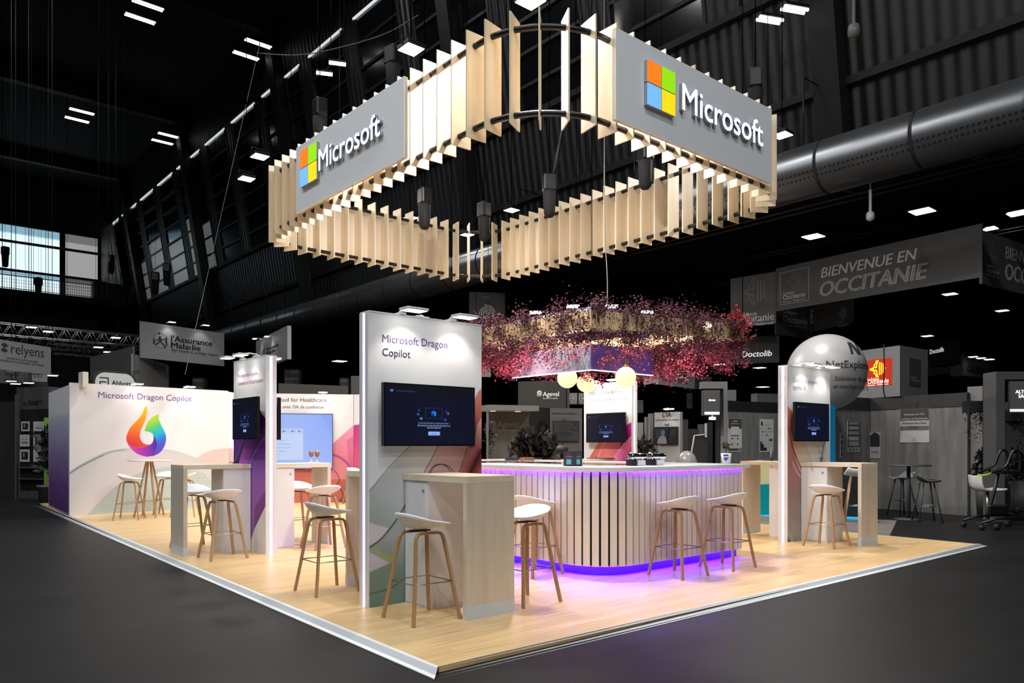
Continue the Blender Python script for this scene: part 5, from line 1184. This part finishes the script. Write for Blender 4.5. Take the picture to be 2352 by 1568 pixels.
def plant(name, label, px, py, d, w_, h_, n, mats, hang=False, leaf=.07, pot=True):
    q = at(px, py, d); t = thing(name, label, 'plant', tuple(q) if hang else (q.x, q.y, 0), YAW - R(90))
    z0 = 0 if hang else q.z; b = B(); rnd = np.random.RandomState(int(px))
    for i in range(n):
        u = rnd.normal(0, .42); v = rnd.rand()
        c = Vector((max(-1, min(1, u)) * w_ / 2, rnd.normal(0, .09), (-(v ** 1.8) * h_ * (.3 + .7 * rnd.rand()) if hang else v * h_ * (1 - .5 * abs(u))) + z0))
        e = Vector((rnd.normal(), rnd.normal() * .6, rnd.normal() * (.5 if hang else 1.2) + (0 if hang else .8))).normalized(); f = e.cross(Vector((rnd.normal(), rnd.normal(), rnd.normal()))).normalized()
        s_ = leaf * rnd.uniform(.6, 1.3); b.add([c, c + e * s_ * .5 + f * s_ * .22, c + e * s_, c + e * s_ * .5 - f * s_ * .22], [(0, 1, 2, 3)], i % 2)
    b.build('foliage', mats, t)
    if hang: b = B(); b.box(-w_ / 2, w_ / 2, -.1, .14, -.1, .12); b.build('planter', gm(26), t)
    elif pot: b = B(); b.lathe([(.001, 0), (.14, 0), (.18, max(.2, z0)), (.001, max(.2, z0) - .02)], 16); b.build('pot', gm(70), t)
    return t
LEAF = [mat('leaf dark', (34, 34, 34), .6), mat('leaf mid', (62, 62, 62), .5)]; LEAFB = [mat('leaf black', (12, 12, 12), .6), mat('leaf black grey', (26, 26, 26), .5)]
plant('hanging_plant', 'trailing plant in a high planter left of the portal', 2256, 935, 15.0, .62, .7, 420, LEAF, True, .06); plant('hanging_plant', 'trailing plant behind the portal at the right edge', 2345, 955, 15.5, .5, .6, 260, LEAF, True, .06)
plant('potted_plant', 'dark bushy plant behind the white bar chair', 2262, 1100, 15.4, .4, .62, 420, LEAFB, False, .14); plant('potted_plant', 'dark bushy plant at the right edge behind the standing aid', 2345, 1105, 14.9, .34, .6, 260, LEAFB, False, .14)
q = at(2263, 1190, 13.95); t = thing('bar_chair', 'white bar chair on a steel column with a green armrest tip', 'bar chair', (q.x, q.y, 0), YAW - R(90)); k = 13.95 / FPX
sec = [(-18, 1048 - 980 - 0), (-20, 60), (-14, 32), (-8, 20), (4, 16), (26, 15), (32, 17)]
sec = [(-21, 1183 - 1072), (-20, 1183 - 1088), (-16, 1183 - 1100), (-8, 1183 - 1104), (8, 1183 - 1104), (26, 1183 - 1103), (34, 1183 - 1101)]
V = [(x * k, y, z * k + (.012 if abs(y) > .15 else 0)) for x, z in [(p[0], p[1]) for p in smooth_poly(sec, 4)] for y in (-.2, -.1, 0, .1, .2)]; m_ = len(V) // 5
b = B(); b.add(V, [(i * 5 + j, (i + 1) * 5 + j, (i + 1) * 5 + j + 1, i * 5 + j + 1) for i in range(m_ - 1) for j in range(4)], 0, True); s_ = b.build('seat_shell', mat('chair white', (196, 198, 190), .4), t); so = s_.modifiers.new('thickness', 'SOLIDIFY'); so.thickness = .03
b = B(); b.cyl((.04, 0, .03), (.04, 0, 78 * k), .03, 14); b.build('column', STEEL, t); b = B(); b.lathe([(.001, 0), (.22, 0), (.21, .02), (.03, .04), (.001, .04)], 24, (.04, 0, 0)); b.build('foot_plate', BLACK, t)
# standing aid on castors
q = at(2290, 1210, 13.2); t = thing('standing_aid', 'black wheeled standing aid with a padded loop handle and a lime green handle tip', 'standing aid', (q.x, q.y, 0), YAW - R(90)); k = 13.2 / FPX; Zp = lambda py: (1212 - py) * k; Xp = lambda px: (px - 2290) * k
b = B(); b.tube([(Xp(2268), 0, Zp(1188)), (Xp(2274), 0, Zp(1160)), (Xp(2283), 0, Zp(1130)), (Xp(2292), 0, Zp(1086))], .028, 10); b.build('mast', BLACK, t)
for y in (-.28, .28):
    b = B(); b.tube(smooth_poly([(Xp(2262), y * .6, Zp(1083)), (Xp(2285), y * .6, Zp(1075)), (Xp(2299), y * .6, Zp(1064)), (Xp(2307), y * .6, Zp(1044)), (Xp(2314), y * .6, Zp(1033)), (Xp(2324), y * .6, Zp(1034)), (Xp(2328), y * .6, Zp(1046)), (Xp(2328), y * .6, Zp(1080))], 5), .024, 8); b.build('loop_handle', BLACKP, t)
b = B(); b.tube([(Xp(2232), -.17, Zp(1089)), (Xp(2250), -.17, Zp(1089)), (Xp(2262), -.17, Zp(1084))], .014, 8); b.build('handle_tip', mat('lime green', (176, 214, 0), .4), t)
b = B(); b.box(Xp(2286), Xp(2328), -.2, .2, Zp(1086), Zp(1078)); b.build('forearm_pad', BLACKP, t, bevel=.01)
b = B(); b.box(Xp(2253), Xp(2298), -.22, -.16, Zp(1180), Zp(1155)); b.build('knee_pad', BLACKP, t, bevel=.05)
b = B()
for y in (-.26, .26): b.tube([(Xp(2232), y, Zp(1197)), (Xp(2268), y, Zp(1186)), (Xp(2345), y, Zp(1184))], .022, 8)
b.tube([(Xp(2282), 0, Zp(1163)), (Xp(2315), 0, Zp(1168)), (Xp(2340), 0, Zp(1178))], .02, 8); b.tube([(Xp(2334), 0, Zp(1165)), (Xp(2350), 0, Zp(1175))], .014, 6); b.build('base_frame', BLACK, t)
for px, y, r in ((2234, -.26, .045), (2266, -.28, .055), (2337, -.28, .06), (2337, .26, .06), (2234, .26, .045)):
    b = B(); b.lathe([(.001, -.02), (r, -.02), (r, .02), (.001, .02)], 18, (Xp(px), y, r), ax='y'); b.build('castor', [gm(30)], t)
# signs on the right, far
t, F = board('hanging_sign_board', 'black box sign with white Doctolib letters right of the pale cube', 'sign', 2133, 24, 2170, 23.2, 790, 843, gm(12), .5, hang=8.95); letters(F, [('Doctolib', (2136, 813), (2168, 823), 0, .02)], [mat('lit grey letters', (215, 215, 215), emit=.5)])
t, F = board('hanging_sign_board', 'pale box sign lettered GALEON at the far right', 'sign', 2212, 25, 2272, 26, 818, 862, gm(120), .4, hang=8.95); letters(F, [('GALEON', (2222, 855), (2263, 858), 0, .03)], [gm(34)])
t, F = board('', '', '', 2130, 27.2, 2211, 25.1, 826, 864, gm(90), .1, into=t)
for i, px in enumerate((2236, 2254, 2272)): panel_lamp(px, 820 + 3 * i, 24.7, '%s of the three small lamps over the GALEON sign' % ('left', 'middle', 'right')[i], .3, 2.2)
t, F = board('hanging_sign_board', 'black board with lit white Doctolib letters beside the canopy', 'sign', 1690, 23.5, 1790, 23.0, 775, 836, gm(8), .06, hang=8.95); letters(F, [('Doctolib', (1704, 820), (1773, 814), 0, .02, .12)], [mat('lit grey letters', (215, 215, 215))])
# middle background: white portal with light box, totems, signs
def totem(label, pL, dL, pR, dR, yT, m, rows, mats, smile=None, screen=None, group='totems'):
    t, F = board('totem', label, 'totem', pL, dL, pR, dR, yT, None, m, .12, group); b = B()
    for r in rows:
        q0 = F.p(*r[1]); q1 = F.p(*r[2]); b.text(r[0], q0[0], q0[1], -.006, w=q1[0] - q0[0], mi=r[3], bold=.008)
    if smile: x, z = F.p(smile[0], smile[1]); b.ring((x, z), smile[2], smile[3], 205, 335, -.006, .002)
    b.build('lettering', mats, t)
    if screen:
        (x0, z1), (x1, _), (_, z0) = F.p(screen[0], screen[1]), F.p(screen[2], screen[1]), F.p(screen[0], screen[3])
        b = B(); b.box(x0 - .015, x1 + .015, -.05, -.001, z0 - .015, z1 + .015); e = b.build('screen_casing', BLACKP, t)
        a = Art(x1 - x0, z1 - z0, 60, 44, (40, 40, 40)); screen[4](a); a.mesh('screen', ink('dim lit screen', .5), e, -.052, x0, z0)
    return t, F
def scr1(a): rects(a, [(0, 1, 0, 1, 62), (.22, .7, .56, .59, 30), (.22, .8, .66, .69, 28), (.22, .62, .76, .79, 30)]); a.fill([(a.w * .75, a.h), (a.w, a.h), (a.w, a.h * .6), (a.w * .82, a.h * .75)], (40, 40, 40)); a.line([(a.w * .75, a.h * .6), (a.w * .97, a.h * .5)], .05, (40, 40, 40))
def scr2(a):
    rects(a, [(0, 1, 0, 1, 34), (.1, .5, .1, .6, 60), (.6, .95, .1, .5, 52)]); a.fill([(a.w * .2, 0), (a.w * .2, a.h * .3), (a.w * .35, a.h * .5), (a.w * .5, a.h * .45), (a.w * .56, a.h * .2), (a.w * .56, 0)], (150, 150, 150), curve=True)
    a.fill([(a.w * .34, a.h * .55), (a.w * .34, a.h * .78), (a.w * .42, a.h * .86), (a.w * .48, a.h * .76), (a.w * .47, a.h * .55)], (120, 120, 120), curve=True); a.line([(a.w * .62, 0), (a.w * .6, a.h * .4), (a.w * .66, a.h * .9)], .04, (6, 6, 6)); a.line([(a.w * .62, a.h * .4), (a.w * .72, a.h * .85)], .03, (8, 8, 8))
totem('grey totem lettered Bienvenue chez Ageval with a screen', 1266, 17.5, 1337, 17.6, 937, gm(96), [('Bienvenue chez Ageval !', (1269, 951), (1325, 953), 0)], [gm(30)], (1296, 958, .05, .075), (1271, 968, 1327, 1012, scr1))
totem('bright totem lettered levier de progrès with a photo screen', 1503, 17.0, 1562, 16.6, 947, gm(176), [("L'IA", (1522, 957), (1542, 957), 0), ('comme levier de progrès', (1505, 966), (1559, 965), 0)], [gm(60)], (1532, 970, .045, .07), (1504, 982, 1557, 1019, scr2))
q = at(1532, 942, 16.75); t = arm_lamp((q.x, q.y, 2.18), YAW - R(90), 'lamp shining on the levier de progrès totem', 'totem lamps', 5)
for k, (pL, pR, d) in enumerate(((1485, 1492, 17.6), (1494, 1501, 17.3))): board('totem', ('outer', 'inner')[k] + ' thin grey upright left of the bright totem', 'totem', pL, d, pR, d, 957 - 8 * k, None, gm(120), .3, 'totem uprights')
t, F = board('hanging_sign_board', 'grey box sign lettered SIEMENS Healthineers', 'sign', 1511, 19.6, 1596, 21.2, 841, 882, gm(178), .06, hang=8.95)
letters(F, [('SIEMENS', (1534, 859), (1578, 861), 0, .03), ('Healthineers', (1515, 874), (1578, 877), 0)], [gm(30)])
b = B(); rn = [F.p(px, py) for px, py in ((1585, 857), (1582, 863), (1589, 861), (1580, 867), (1586, 866), (1592, 867), (1583, 870), (1588, 871), (1585, 875))]
for x, z in rn: b.ring((x, z), 0, .022, 0, 360, -.006, .002, 10)
b.build('dots', gm(40), t)
t, F = board('', '', '', 1479, 20.6, 1510, 19.65, 842, 884, gm(150), .06, into=t); letters(F, [('SIEMENS', (1487, 860), (1504, 859), 0, .02), ('Healthineers', (1481, 866), (1504, 865), 0)], [gm(60)])
t, F = board('hanging_sign_board', 'grey rounded sign behind the SIEMENS box sign', 'sign', 1585, 26, 1635, 26.5, 862, 892, gm(110), .3, hang=8.95)
b = B(); x, z = F.p(1598, 876); b.ring((x, z), .17, .2, 0, 360, -.006, .002); b.text('co', x, z - .06, -.006, h=.22, align='C', bold=.02); b.build('lettering', gm(40), t)
t = thing('portal', 'white portal frame with a hanging light box, middle right', 'portal', tuple(at(1613, 0, 19.5)[:2]) + (0,), YAW - R(90)); k = 19.5 / FPX; zt1 = at(1613, 876, 19.5).z
b = B(); b.box(49 * k, 58 * k, 0, .3, 0, zt1); b.build('upright', gm(150), t); b = B(); b.box(0, 49 * k, 0, .3, zt1 - 16 * k, zt1); b.build('lintel', gm(150), t)
b = B(); b.box(2 * k, 38 * k, -.1, .2, zt1 - 78 * k, zt1 - 20 * k); e = b.build('light_box', gm(104), t)
b = B(); b.text('sloma', 20 * k, zt1 - 45 * k, -.105, w=15 * k, align='C', bold=.04); b.box(3 * k, 37 * k, -.105, -.1005, zt1 - 76 * k, zt1 - 70 * k); b.build('lit_lettering', mat('lit white letters', (245, 245, 245)), e)
b = B(); b.box(16 * k, 30 * k, -.05, .05, zt1 - 88 * k, zt1 - 81 * k); b.box(22 * k, 24 * k, -.02, .02, zt1 - 81 * k, zt1 - 78 * k); b.build('lamp', mat('lit white letters', (245, 245, 245)), t)
b = B(); b.box(39 * k, 48.5 * k, .32, .4, 0, zt1 - 30 * k); b.build('dark_side', gm(30), t)
board('display_block', 'pale block above the wooden wall behind the bar end', 'display block', 1673, 22.5, 1691, 22.5, 895, None, gm(150), .2); board('display_block', 'pale long box above the wooden wall left of the agents IA tower', 'display block', 1739, 23, 1800, 23.3, 903, None, gm(150), .3)
t = thing('slanted_frame', 'white slanted frame with a black panel, behind the bar', 'frame', tuple(at(1585, 0, 15.5)[:2]) + (0,), YAW - R(90)); k = 15.5 / FPX; Z = lambda py: CAMZ - (py - HOR) * k
b = B(); b.tube([(0, 0, 0), (0, 0, Z(1060)), (10 * k, 0, Z(1000)), (36 * k, 0, Z(998))], .018, 6); b.box(34 * k, 38 * k, -.03, .03, Z(1004), Z(972)); b.build('frame', gm(190), t)
b = B(); b.add([(.02, .01, .0), (40 * k, .01, .0), (40 * k, .01, Z(1000)), (11 * k, .01, Z(1001)), (.02, .01, Z(1062))], [(0, 1, 2, 3, 4)]); b.build('panel', gm(10), t)
for (px, py, d, pw, ph, v, lb) in ((1573, 975, 24, 15, 24, 70, 'dim grey tall box behind the bright totem'), (1588, 992, 25, 34, 14, 60, 'dim grey long box behind the bright totem'), (1610, 980, 25, 13, 12, 110, 'small pale box left of the white portal'), (1631, 978, 24, 12, 18, 40, 'small dark box beside the white portal foot'), (1584, 920, 26, 12, 35, 44, 'dim hanging board with a C letter'), (1471, 933, 26, 13, 29, 90, 'dim board right of the pink tower'), (1471, 990, 20, 13, 40, 150, 'pale board low right of the pink tower')):
    t, F = board('display_block', lb, 'display block', px - pw / 2, d, px + pw / 2, d, py - ph / 2, py + ph / 2 if 'hanging' in lb or py < 960 else None, gm(v), .1, hang=8.95 if py < 960 else None)
    if 'C letter' in lb: letters(F, [('C', (1581, 926), (1588, 926), 0, .03)], [gm(8)])
plant('potted_plant', 'dark leafy plant low right of the pink tower', 1478, 1060, 16.5, .5, .5, 240, LEAFB, False, .16)
b = B(); b.sphere((0, 0, .0), .2, 20, 12, sz=1.3); q = at(1577, 1066, 14.6); b.box(-.02, .02, -.02, .02, -q.z, -.2); tag(b.build('chair_back', gm(170), loc=tuple(q)), 'pale rounded chair back peeping over the bar', 'chair')
# Ageval stand
t, F = board('stand_wall', 'tall dark wall panel with white Ageval lettering and tick', 'stand wall', 1190, 18.6, 1300, 18.2, 876, None, gm(44), .1)
letters(F, [('Ageval', (1247, 910), (1284, 908), 0, .02), ('Au cœur de la qualité', (1247, 916), (1281, 914.5), 0)], [lt(250)])
def tick(F, t, px, py, r, m1, m2):
    x, z = F.p(px, py); b = B(); b.ring((x, z), 0, r, 0, 360, -.006, .002, 28); b.ring((x, z), r * 1.25, r * 1.42, 215, 325, -.006, .002, 14)
    b.sweep([(x - r * .45, -.009, z), (x - r * .1, -.009, z - r * .35), (x + r * .5, -.009, z + r * .45)], [(.001, r * .12), (-.001, r * .12), (-.001, -r * .12), (.001, -r * .12)], ref=(0, 1, 0), sm=False, mi=1); b.build('tick_logo', [m1, m2], t)
tick(F, t, 1239, 902, .06, lt(190), gm(44))
t, F = board('stand_wall', 'lower grey wood wall with faint Ageval lettering', 'stand wall', 1121, 16.6, 1214, 16.9, 940, None, mat('ageval wood', (74, 73, 72), .6, var=.2, vscale=(6, 6, .8)), .1)
letters(F, [('Ageval', (1142, 980), (1190, 980), 0, .02), ('Au cœur de la qualité', (1142, 989), (1186, 989), 0)], [lt(150)]); tick(F, t, 1130, 974, .08, lt(150), gm(74))
t, F = board('stand_header', 'pale header beam with two lit spots over the faint Ageval wall', 'header', 1120, 16.0, 1238, 16.4, 929, 942, gm(134), .7)
b = B()
for px in (1139, 1197): x = F.p(px, 942)[0]; b.box(x - .05, x + .05, .15, .25, -.012, -.001)
b.build('spots', mat('lit white letters', (245, 245, 245)), t)
for px in (1139, 1197): q = at(px, 943, 16.2); lamp('SPOT', tuple(q), (q.x - .1, q.y + .2, 0), 5, (255, 250, 240), .05, 80, name='header spot light')
b = B(); b.box(0, .04, 0, .9, 0, 2.1); q = at(1117, 0, 15.4); tag(b.build('stand_post', gm(110), loc=(q.x, q.y, 0), rz=YAW - R(90)), 'thin pale edge of the Ageval stand right of the nearest tower', 'post')
board('stand_post', 'grey upright behind the left globe lamp', 'post', 1300, 18.6, 1308, 18.6, 880, None, gm(96), .1)
for k, (px, lb) in enumerate(((1317, 'left round emblem board beside the pink tower'), (1338, 'right round emblem board beside the pink tower'))):
    t, F = board('emblem_board', lb, 'sign', px - 9, 19.5, px + 9, 19.5, 902, 928, gm(120), .06, hang=8.95); b = B(); x, z = F.p(px, 914); b.ring((x, z), 0, .1, 0, 360, -.006, .002, 20)
    for j in range(5): b.ring((x + .06 * math.cos(j * 1.26), z + .06 * math.sin(j * 1.26)), 0, .02, 0, 360, -.009, .002, 8, 1)
    b.build('emblem', [gm(170), gm(36)], t)
plant('potted_plant', 'large dark leafy plant in the Ageval stand behind the bar', 1228, 1050, 14.8, .95, .45, 620, LEAFB, False, .24); plant('hanging_plant', 'trailing dark plant at the left end of the faint Ageval wall', 1125, 985, 15.9, .2, .6, 260, LEAFB, True, .06)
b = B(); b.sphere((0, 0, 0), .12, 20, 10, sz=.7); q = at(1290, 1033, 14.2); b.cyl((0, 0, -q.z), (0, 0, -.03), .03, 10); tag(b.build('mushroom_lamp', gm(26), loc=tuple(q)), 'small dark mushroom shaped lamp before the Ageval totem', 'lamp')
board('stand_wall', 'dark recess wall of the Ageval stand beside the totem', 'stand wall', 1215, 17.6, 1265, 18, 935, None, gm(26), .08)
t, F = board('hanging_sign_board', 'small pale sign right of the nearest tower under the canopy', 'sign', 1090, 19, 1127, 19.2, 826, 864, gm(130), .06, hang=8.95)
# dark pylon with a spiral sign
t, F = board('hanging_sign_board', 'black board numbered 1202 above a pale spiral', 'sign', 1078, 26, 1160, 26.2, 670, 760, gm(10), .1, hang=7.2); letters(F, [('1202', (1109, 686), (1126, 686), 0)], [lt(90)])
x, z = F.p(1118, 721); b = B(); b.sweep([(x + (.02 + .285 * i / 90) * math.cos(i * .3), -.006, z + (.02 + .285 * i / 90) * math.sin(i * .3)) for i in range(91)], [(.001, .014), (-.001, .014), (-.001, -.014), (.001, -.014)], ref=(0, 1, 0), sm=False); b.build('spiral', lt(150), t)
# ---- left background
t, F = board('hanging_sign_board', 'grey board with the Assurance Maladie logo, lit by two lamps', 'sign', 323, 24.5, 515, 27.2, 737, 821, GREYB, .06, hang=ZC)
letters(F, [("l'Assurance", (393, 783), (487, 788), 0, .02, 0, .27), ('Maladie', (393, 798), (460, 802), 0, .02, 0, .27), ('Agir ensemble, protéger chacun', (393, 806), (500, 812), 0)], [gm(30)])
def figures(F, t, px, py, s, m):
    b = B(); x, z = F.p(px, py); k = s
    def limb(P, r): b.sweep([(x + u * k, -.006, z + v * k) for u, v in P], [(.001, r * k), (-.001, r * k), (-.001, -r * k), (.001, -r * k)], ref=(0, 1, 0), sm=False)
    b.ring((x + .0 * k, z + .30 * k), 0, .09 * k, 0, 360, -.007, .002, 14); limb([(0, .22), (.03, -.02)], .1); limb([(.02, 0), (-.2, -.2), (-.42, -.34)], .05); limb([(.04, 0), (.24, -.18), (.5, -.5)], .05); limb([(0, .18), (-.24, .05), (-.4, .0)], .035); limb([(.02, .18), (.24, .12), (.44, .2)], .035)
    for sx, sy, q in ((-.5, .08, .7), (.55, .18, 1.0)):
        b.ring((x + sx * k, z + (sy + .18 * q) * k), 0, .06 * q * k, 0, 360, -.007, .002, 12); limb([(sx, sy + .12 * q), (sx, sy - .2 * q)], .07 * q); limb([(sx - .02, sy - .18 * q), (sx - .06, sy - .5 * q)], .035); limb([(sx + .03, sy - .18 * q), (sx + .08, sy - .5 * q)], .035)
    b.ring((x, z + .02 * k), .6 * k, .62 * k, 50, 150, -.006, .002, 16); b.ring((x, z + .02 * k), .55 * k, .57 * k, 230, 310, -.006, .002, 12); limb([(-.16, .62), (.02, .56)], .05); limb([(-.02, .66), (-.1, .5)], .05)
    b.build('figures_logo', m, t)
figures(F, t, 367, 783, .42, gm(30))
for px, py, d, nm in ((387, 741, 25.3, 'left'), (465, 748, 26.3, 'right')):
    q = at(px, py, d); arm_lamp((q.x, q.y, q.z - .02), F.rz, nm + ' lamp on top of the large Assurance Maladie board', 'Assurance Maladie lamps', 12)
t, F = board('hanging_sign_board', 'smaller Assurance Maladie board behind the purple swirl tower', 'sign', 588, 27, 660, 23.5, 783, 850, GREYB, .12, hang=ZC); letters(F, [("l'Assurance", (612, 806), (640, 801), 0, .02, 0, .15), ('Maladie', (612, 815), (632, 812), 0, .02, 0, .15)], [gm(30)]); figures(F, t, 606, 806, .3, gm(30))
for px, py, d, nm in ((598, 779, 26.2, 'left'), (626, 774, 25, 'right')): q = at(px, py, d); arm_lamp((q.x, q.y, q.z - .02), F.rz, nm + ' lamp on top of the smaller Assurance Maladie board', 'Assurance Maladie lamps', 8)
t, F = board('hanging_sign_board', 'grey board lettered relyens with round emblem at the left edge', 'sign', -70, 19, 117, 21.5, 768, 840, GREYB, .06, hang=ZC)
letters(F, [('relyens', (25, 811), (101, 816), 0, 0), ('GROUPE MUTUALISTE EUROPÉEN', (14, 824), (88, 828), 0), ('ASSURANCE ET MANAGEMENT DES RISQUES', (0, 829), (101, 833), 0)], [gm(44)])
b = B(); x, z = F.p(10, 798); b.ring((x, z), 0, .12, 20, 150, -.006, .002, 14); b.ring((x, z), 0, .12, 200, 330, -.006, .002, 14); b.build('emblem', gm(60), t)
t, F = board('hanging_sign_board', 'grey box sign lettered relyens seen from behind the Abbott sign', 'sign', 207, 27, 305, 24, 820, 880, gm(110), .06, hang=ZC); letters(F, [('assurance', (296, 862), (320, 858), 0)], [gm(60)])
t, F = board('', '', '', 306, 24, 388, 27.6, 812, 888, gm(176), .06, into=t); letters(F, [('relyens', (352, 846), (380, 842), 0, 0)], [gm(50)])
t, F = board('hanging_sign_board', 'grey box sign lettered mgen below the relyens board', 'sign', -40, 23, 70, 23.6, 842, 878, gm(96), .4, hang=ZC)
x0, z1 = F.p(12, 846); x1, z0 = F.p(42, 846)[0], F.p(12, 863)[1]; b = B(); b.box(x0, x1, -.006, -.003, z0, z1, 0); b.text('mgen', (x0 + x1) / 2, z0 + .12, -.009, w=(x1 - x0) * .8, align='C', bold=.02, mi=1); b.build('lettering', [gm(50), lt(200)], t)
t, F = board('hanging_sign_board', 'small pale sign lettered DIA below the relyens board', 'sign', 73, 23, 109, 23.2, 846, 876, gm(176), .06, hang=ZC); letters(F, [('DIA', (76, 861), (98, 861), 0, .03), ('de santé', (77, 866), (98, 866), 0)], [gm(40)])
t, F = board('hanging_sign_board', 'dark sign with half hidden pale letters under the DIA sign', 'sign', 66, 24, 110, 24.2, 877, 890, gm(30), .06, hang=ZC); letters(F, [('CUSEIA', (74, 883), (105, 883), 0, .01)], [gm(120)])
for px, py, lb in ((26, 876, 'left'), (36, 882, 'middle'), (66, 880, 'right')): panel_lamp(px, py, 22.8, lb + ' of the small lamps under the mgen sign', .3, 2.2)
panel_lamp(120, 863, 25, 'small lamp right of the DIA sign', .35, 2.2)
# Abbott light box
A = at(217, 0, 22.2); C = at(311, 0, 23.2); F = Face((A.x, A.y), (C.x, C.y), 0); F.z0 = 0; zt1 = at(217, 853, 22.2).z; t = thing('light_box', 'rounded light box lettered Abbott above the logo wall', 'sign', (A.x, A.y, 0), F.rz); F.t = t; z0 = 2.4
def rr(x0, x1, z0, z1, r, n=8): return [(cx + r * math.cos(R(a0 + 90 * i / n)), cz + r * math.sin(R(a0 + 90 * i / n))) for cx, cz, a0 in ((x1 - r, z0 + r, 270), (x1 - r, z1 - r, 0), (x0 + r, z1 - r, 90), (x0 + r, z0 + r, 180)) for i in range(n + 1)]
b = B(); b.prism(rr(-.05, F.L + .05, z0 - .05, zt1 + .06, .36), .01, .25, 'y'); b.build('casing', gm(60), t); b = B(); b.prism(rr(.02, F.L - .02, z0, zt1, .3), -.01, .0099, 'y'); b.build('lit_face', mat('lit face grey', (200, 200, 200), emit=.22), t)
b = B(); b.box(.4, F.L - .4, .05, .2, 0, z0 - .05); b.build('stand_leg', gm(50), t)
b = B(); q0, q1 = F.p(256, 884), F.p(300, 885.5); b.text('Abbott', q0[0], q0[1], -.014, w=q1[0] - q0[0], bold=.02); x, z = F.p(228, 868)
for (a, c, e, f) in ((0, .27, 0, .035), (.235, .27, -.3, 0), (0, .2, -.12, -.085), (0, .035, -.3, -.085)): b.box(x + a, x + c, -.014, -.0105, z + e, z + f)
b.build('lettering', gm(40), t)
# trusses upper left
truss(at(-60, 764, 27), at(330, 808, 31), .42, 'bright lattice truss across the left edge above the relyens board', .4, ALU, .03, 26, ZC - .02); truss(at(-60, 790, 30), at(330, 826, 34), .4, 'second lattice truss behind the relyens board', .4, mat('dim truss', (70, 70, 71), .4, .8), .03, 26, 21.43)
truss(at(120, 812, 30), at(330, 832, 33), .38, 'third dim lattice truss left of the Assurance Maladie board', .4, mat('dim truss', (70, 70, 71)), .03, 18, ZC - .02)
for px, py, d, lb in ((72, 752, 27, 'lamp on the bright truss, left'), (111, 762, 27.6, 'lamp on the bright truss, right'), (226, 798, 30, 'lamp on the dim truss, left'), (249, 809, 30, 'lamp on the dim truss, lower'), (266, 776, 30, 'lamp on the bright truss near the Assurance Maladie board')): panel_lamp(px, py, d, lb, .36, 2.6)
# leaflet stand at the left edge
t, F = board('stand_wall', 'grey stand front with the Assurance Maladie heading and framed prints', 'stand wall', 38, 20.8, 112, 20.4, 890, None, gm(92), .5)
x0, z1 = F.p(47, 940); x1, z0 = F.p(112, 940)[0], F.p(47, 1125)[1]; b = B(); b.box(x0, x1, -.006, -.001, z0, z1); b.build('recess', gm(26), t)
letters(F, [("l'Assurance", (65, 925), (97, 926), 0, .01), ('Maladie', (65, 931), (88, 931), 0, .01)], [gm(30)]); figures(F, t, 57, 928, .11, gm(30))
b = B()
for py in (1074.5, 1100): z = F.p(60, py)[1]; b.box(x0, x1, -.12, -.0065, z, z + .02)
b.build('shelf', gm(110), t)
k = 0
for r_, (y0, y1) in enumerate(((968, 990), (998, 1025), (1032, 1060))):
    for c_, (xa, xb) in enumerate(((48, 70), (79, 104))):
        (u0, v1), (u1, _), (_, v0) = F.p(xa + (3 if r_ == 0 and c_ == 0 else 0), y0), F.p(xb, y0), F.p(xa, y1); q = F.A + F.u * u0 + F.n * .03
        tt = thing('framed_print', '%s framed print in the %s row of the leaflet stand' % (('left', 'right')[c_], ('top', 'middle', 'bottom')[r_]), 'framed print', (q.x, q.y, v0), F.rz)
        a = Art(u1 - u0, v1 - v0, 24, 24, (190, 190, 190)); 
        if (r_ + c_) % 2 == 0: rects(a, [(.14, .86, .16, .84, 40), (.3, .5, .3, .6, 120)])
        else: rects(a, [(.15, .85, .2, .26, 120), (.15, .85, .4, .45, 120), (.15, .85, .6, .75, 100)])
        a.mesh('sheet', INK, tt, 0, 0, 0, .01, edge=(120, 120, 120))
board('stand_wall', 'dim grey stand wall at the far left edge', 'stand wall', -60, 22.4, 36, 21.6, 925, None, gm(58), .08); board('stand_post', 'pale post between the leaflet stand and the left edge', 'post', 34, 20.2, 37, 20.2, 905, None, gm(84), .1)
b = B(); b.lathe([(.001, 0), (.13, 0), (.17, .36), (.2, .37), (.2, .42), (.001, .4)], 16); q = atz(104, 1152, 0); tag(b.build('plant_pot', gm(120), loc=(q.x, q.y, 0)), 'pale grey plant pot behind the left end of the purple wall', 'plant pot')
q = at(105, 1080, 19.8); plant('potted_plant', 'dark tall plant beside the purple wall', 105, 1080, 19.6, .3, 1.1, 200, LEAFB, False, .2, False)
b = B(); b.box(0, .4, 0, .3, 0, 2.15); q = at(106, 0, 19.9); tag(b.build('display_screen_wall', mat('lime edge', (120, 160, 60), .6), loc=(q.x, q.y + .3, 0), rz=YAW - R(90)), 'green panel edge peeping out left of the purple wall', 'panel')
# dark structures above the screen wall
board('stand_wall', 'dark grey fascia above the screen wall', 'stand wall', 640, 21.5, 800, 22.5, 880, None, gm(34), .1); board('stand_wall', 'pale grey block left of the nearest tower top', 'stand wall', 806, 23, 840, 23, 863, None, gm(70), .1)
for px, w_, lb in ((670, 34, 'grey scaffold box above the screen wall'), (455, 26, 'dim window like box above the logo wall'), (790, 20, 'dim lattice box left of the nearest tower')):
    t, F = board('scaffold_box', lb, 'scaffold', px - w_ / 2, 25, px + w_ / 2, 25, 848 if px == 670 else 868, None, gm(22), .3); b = B()
    for i in range(5): z = F.h - .12 - i * .22; b.box(.05, F.L - .05, -.01, -.001, z, z + .06)
    b.box(F.L * .48, F.L * .52, -.012, -.0012, F.h - 1.2, F.h); b.build('slats_bright', gm(80), t)
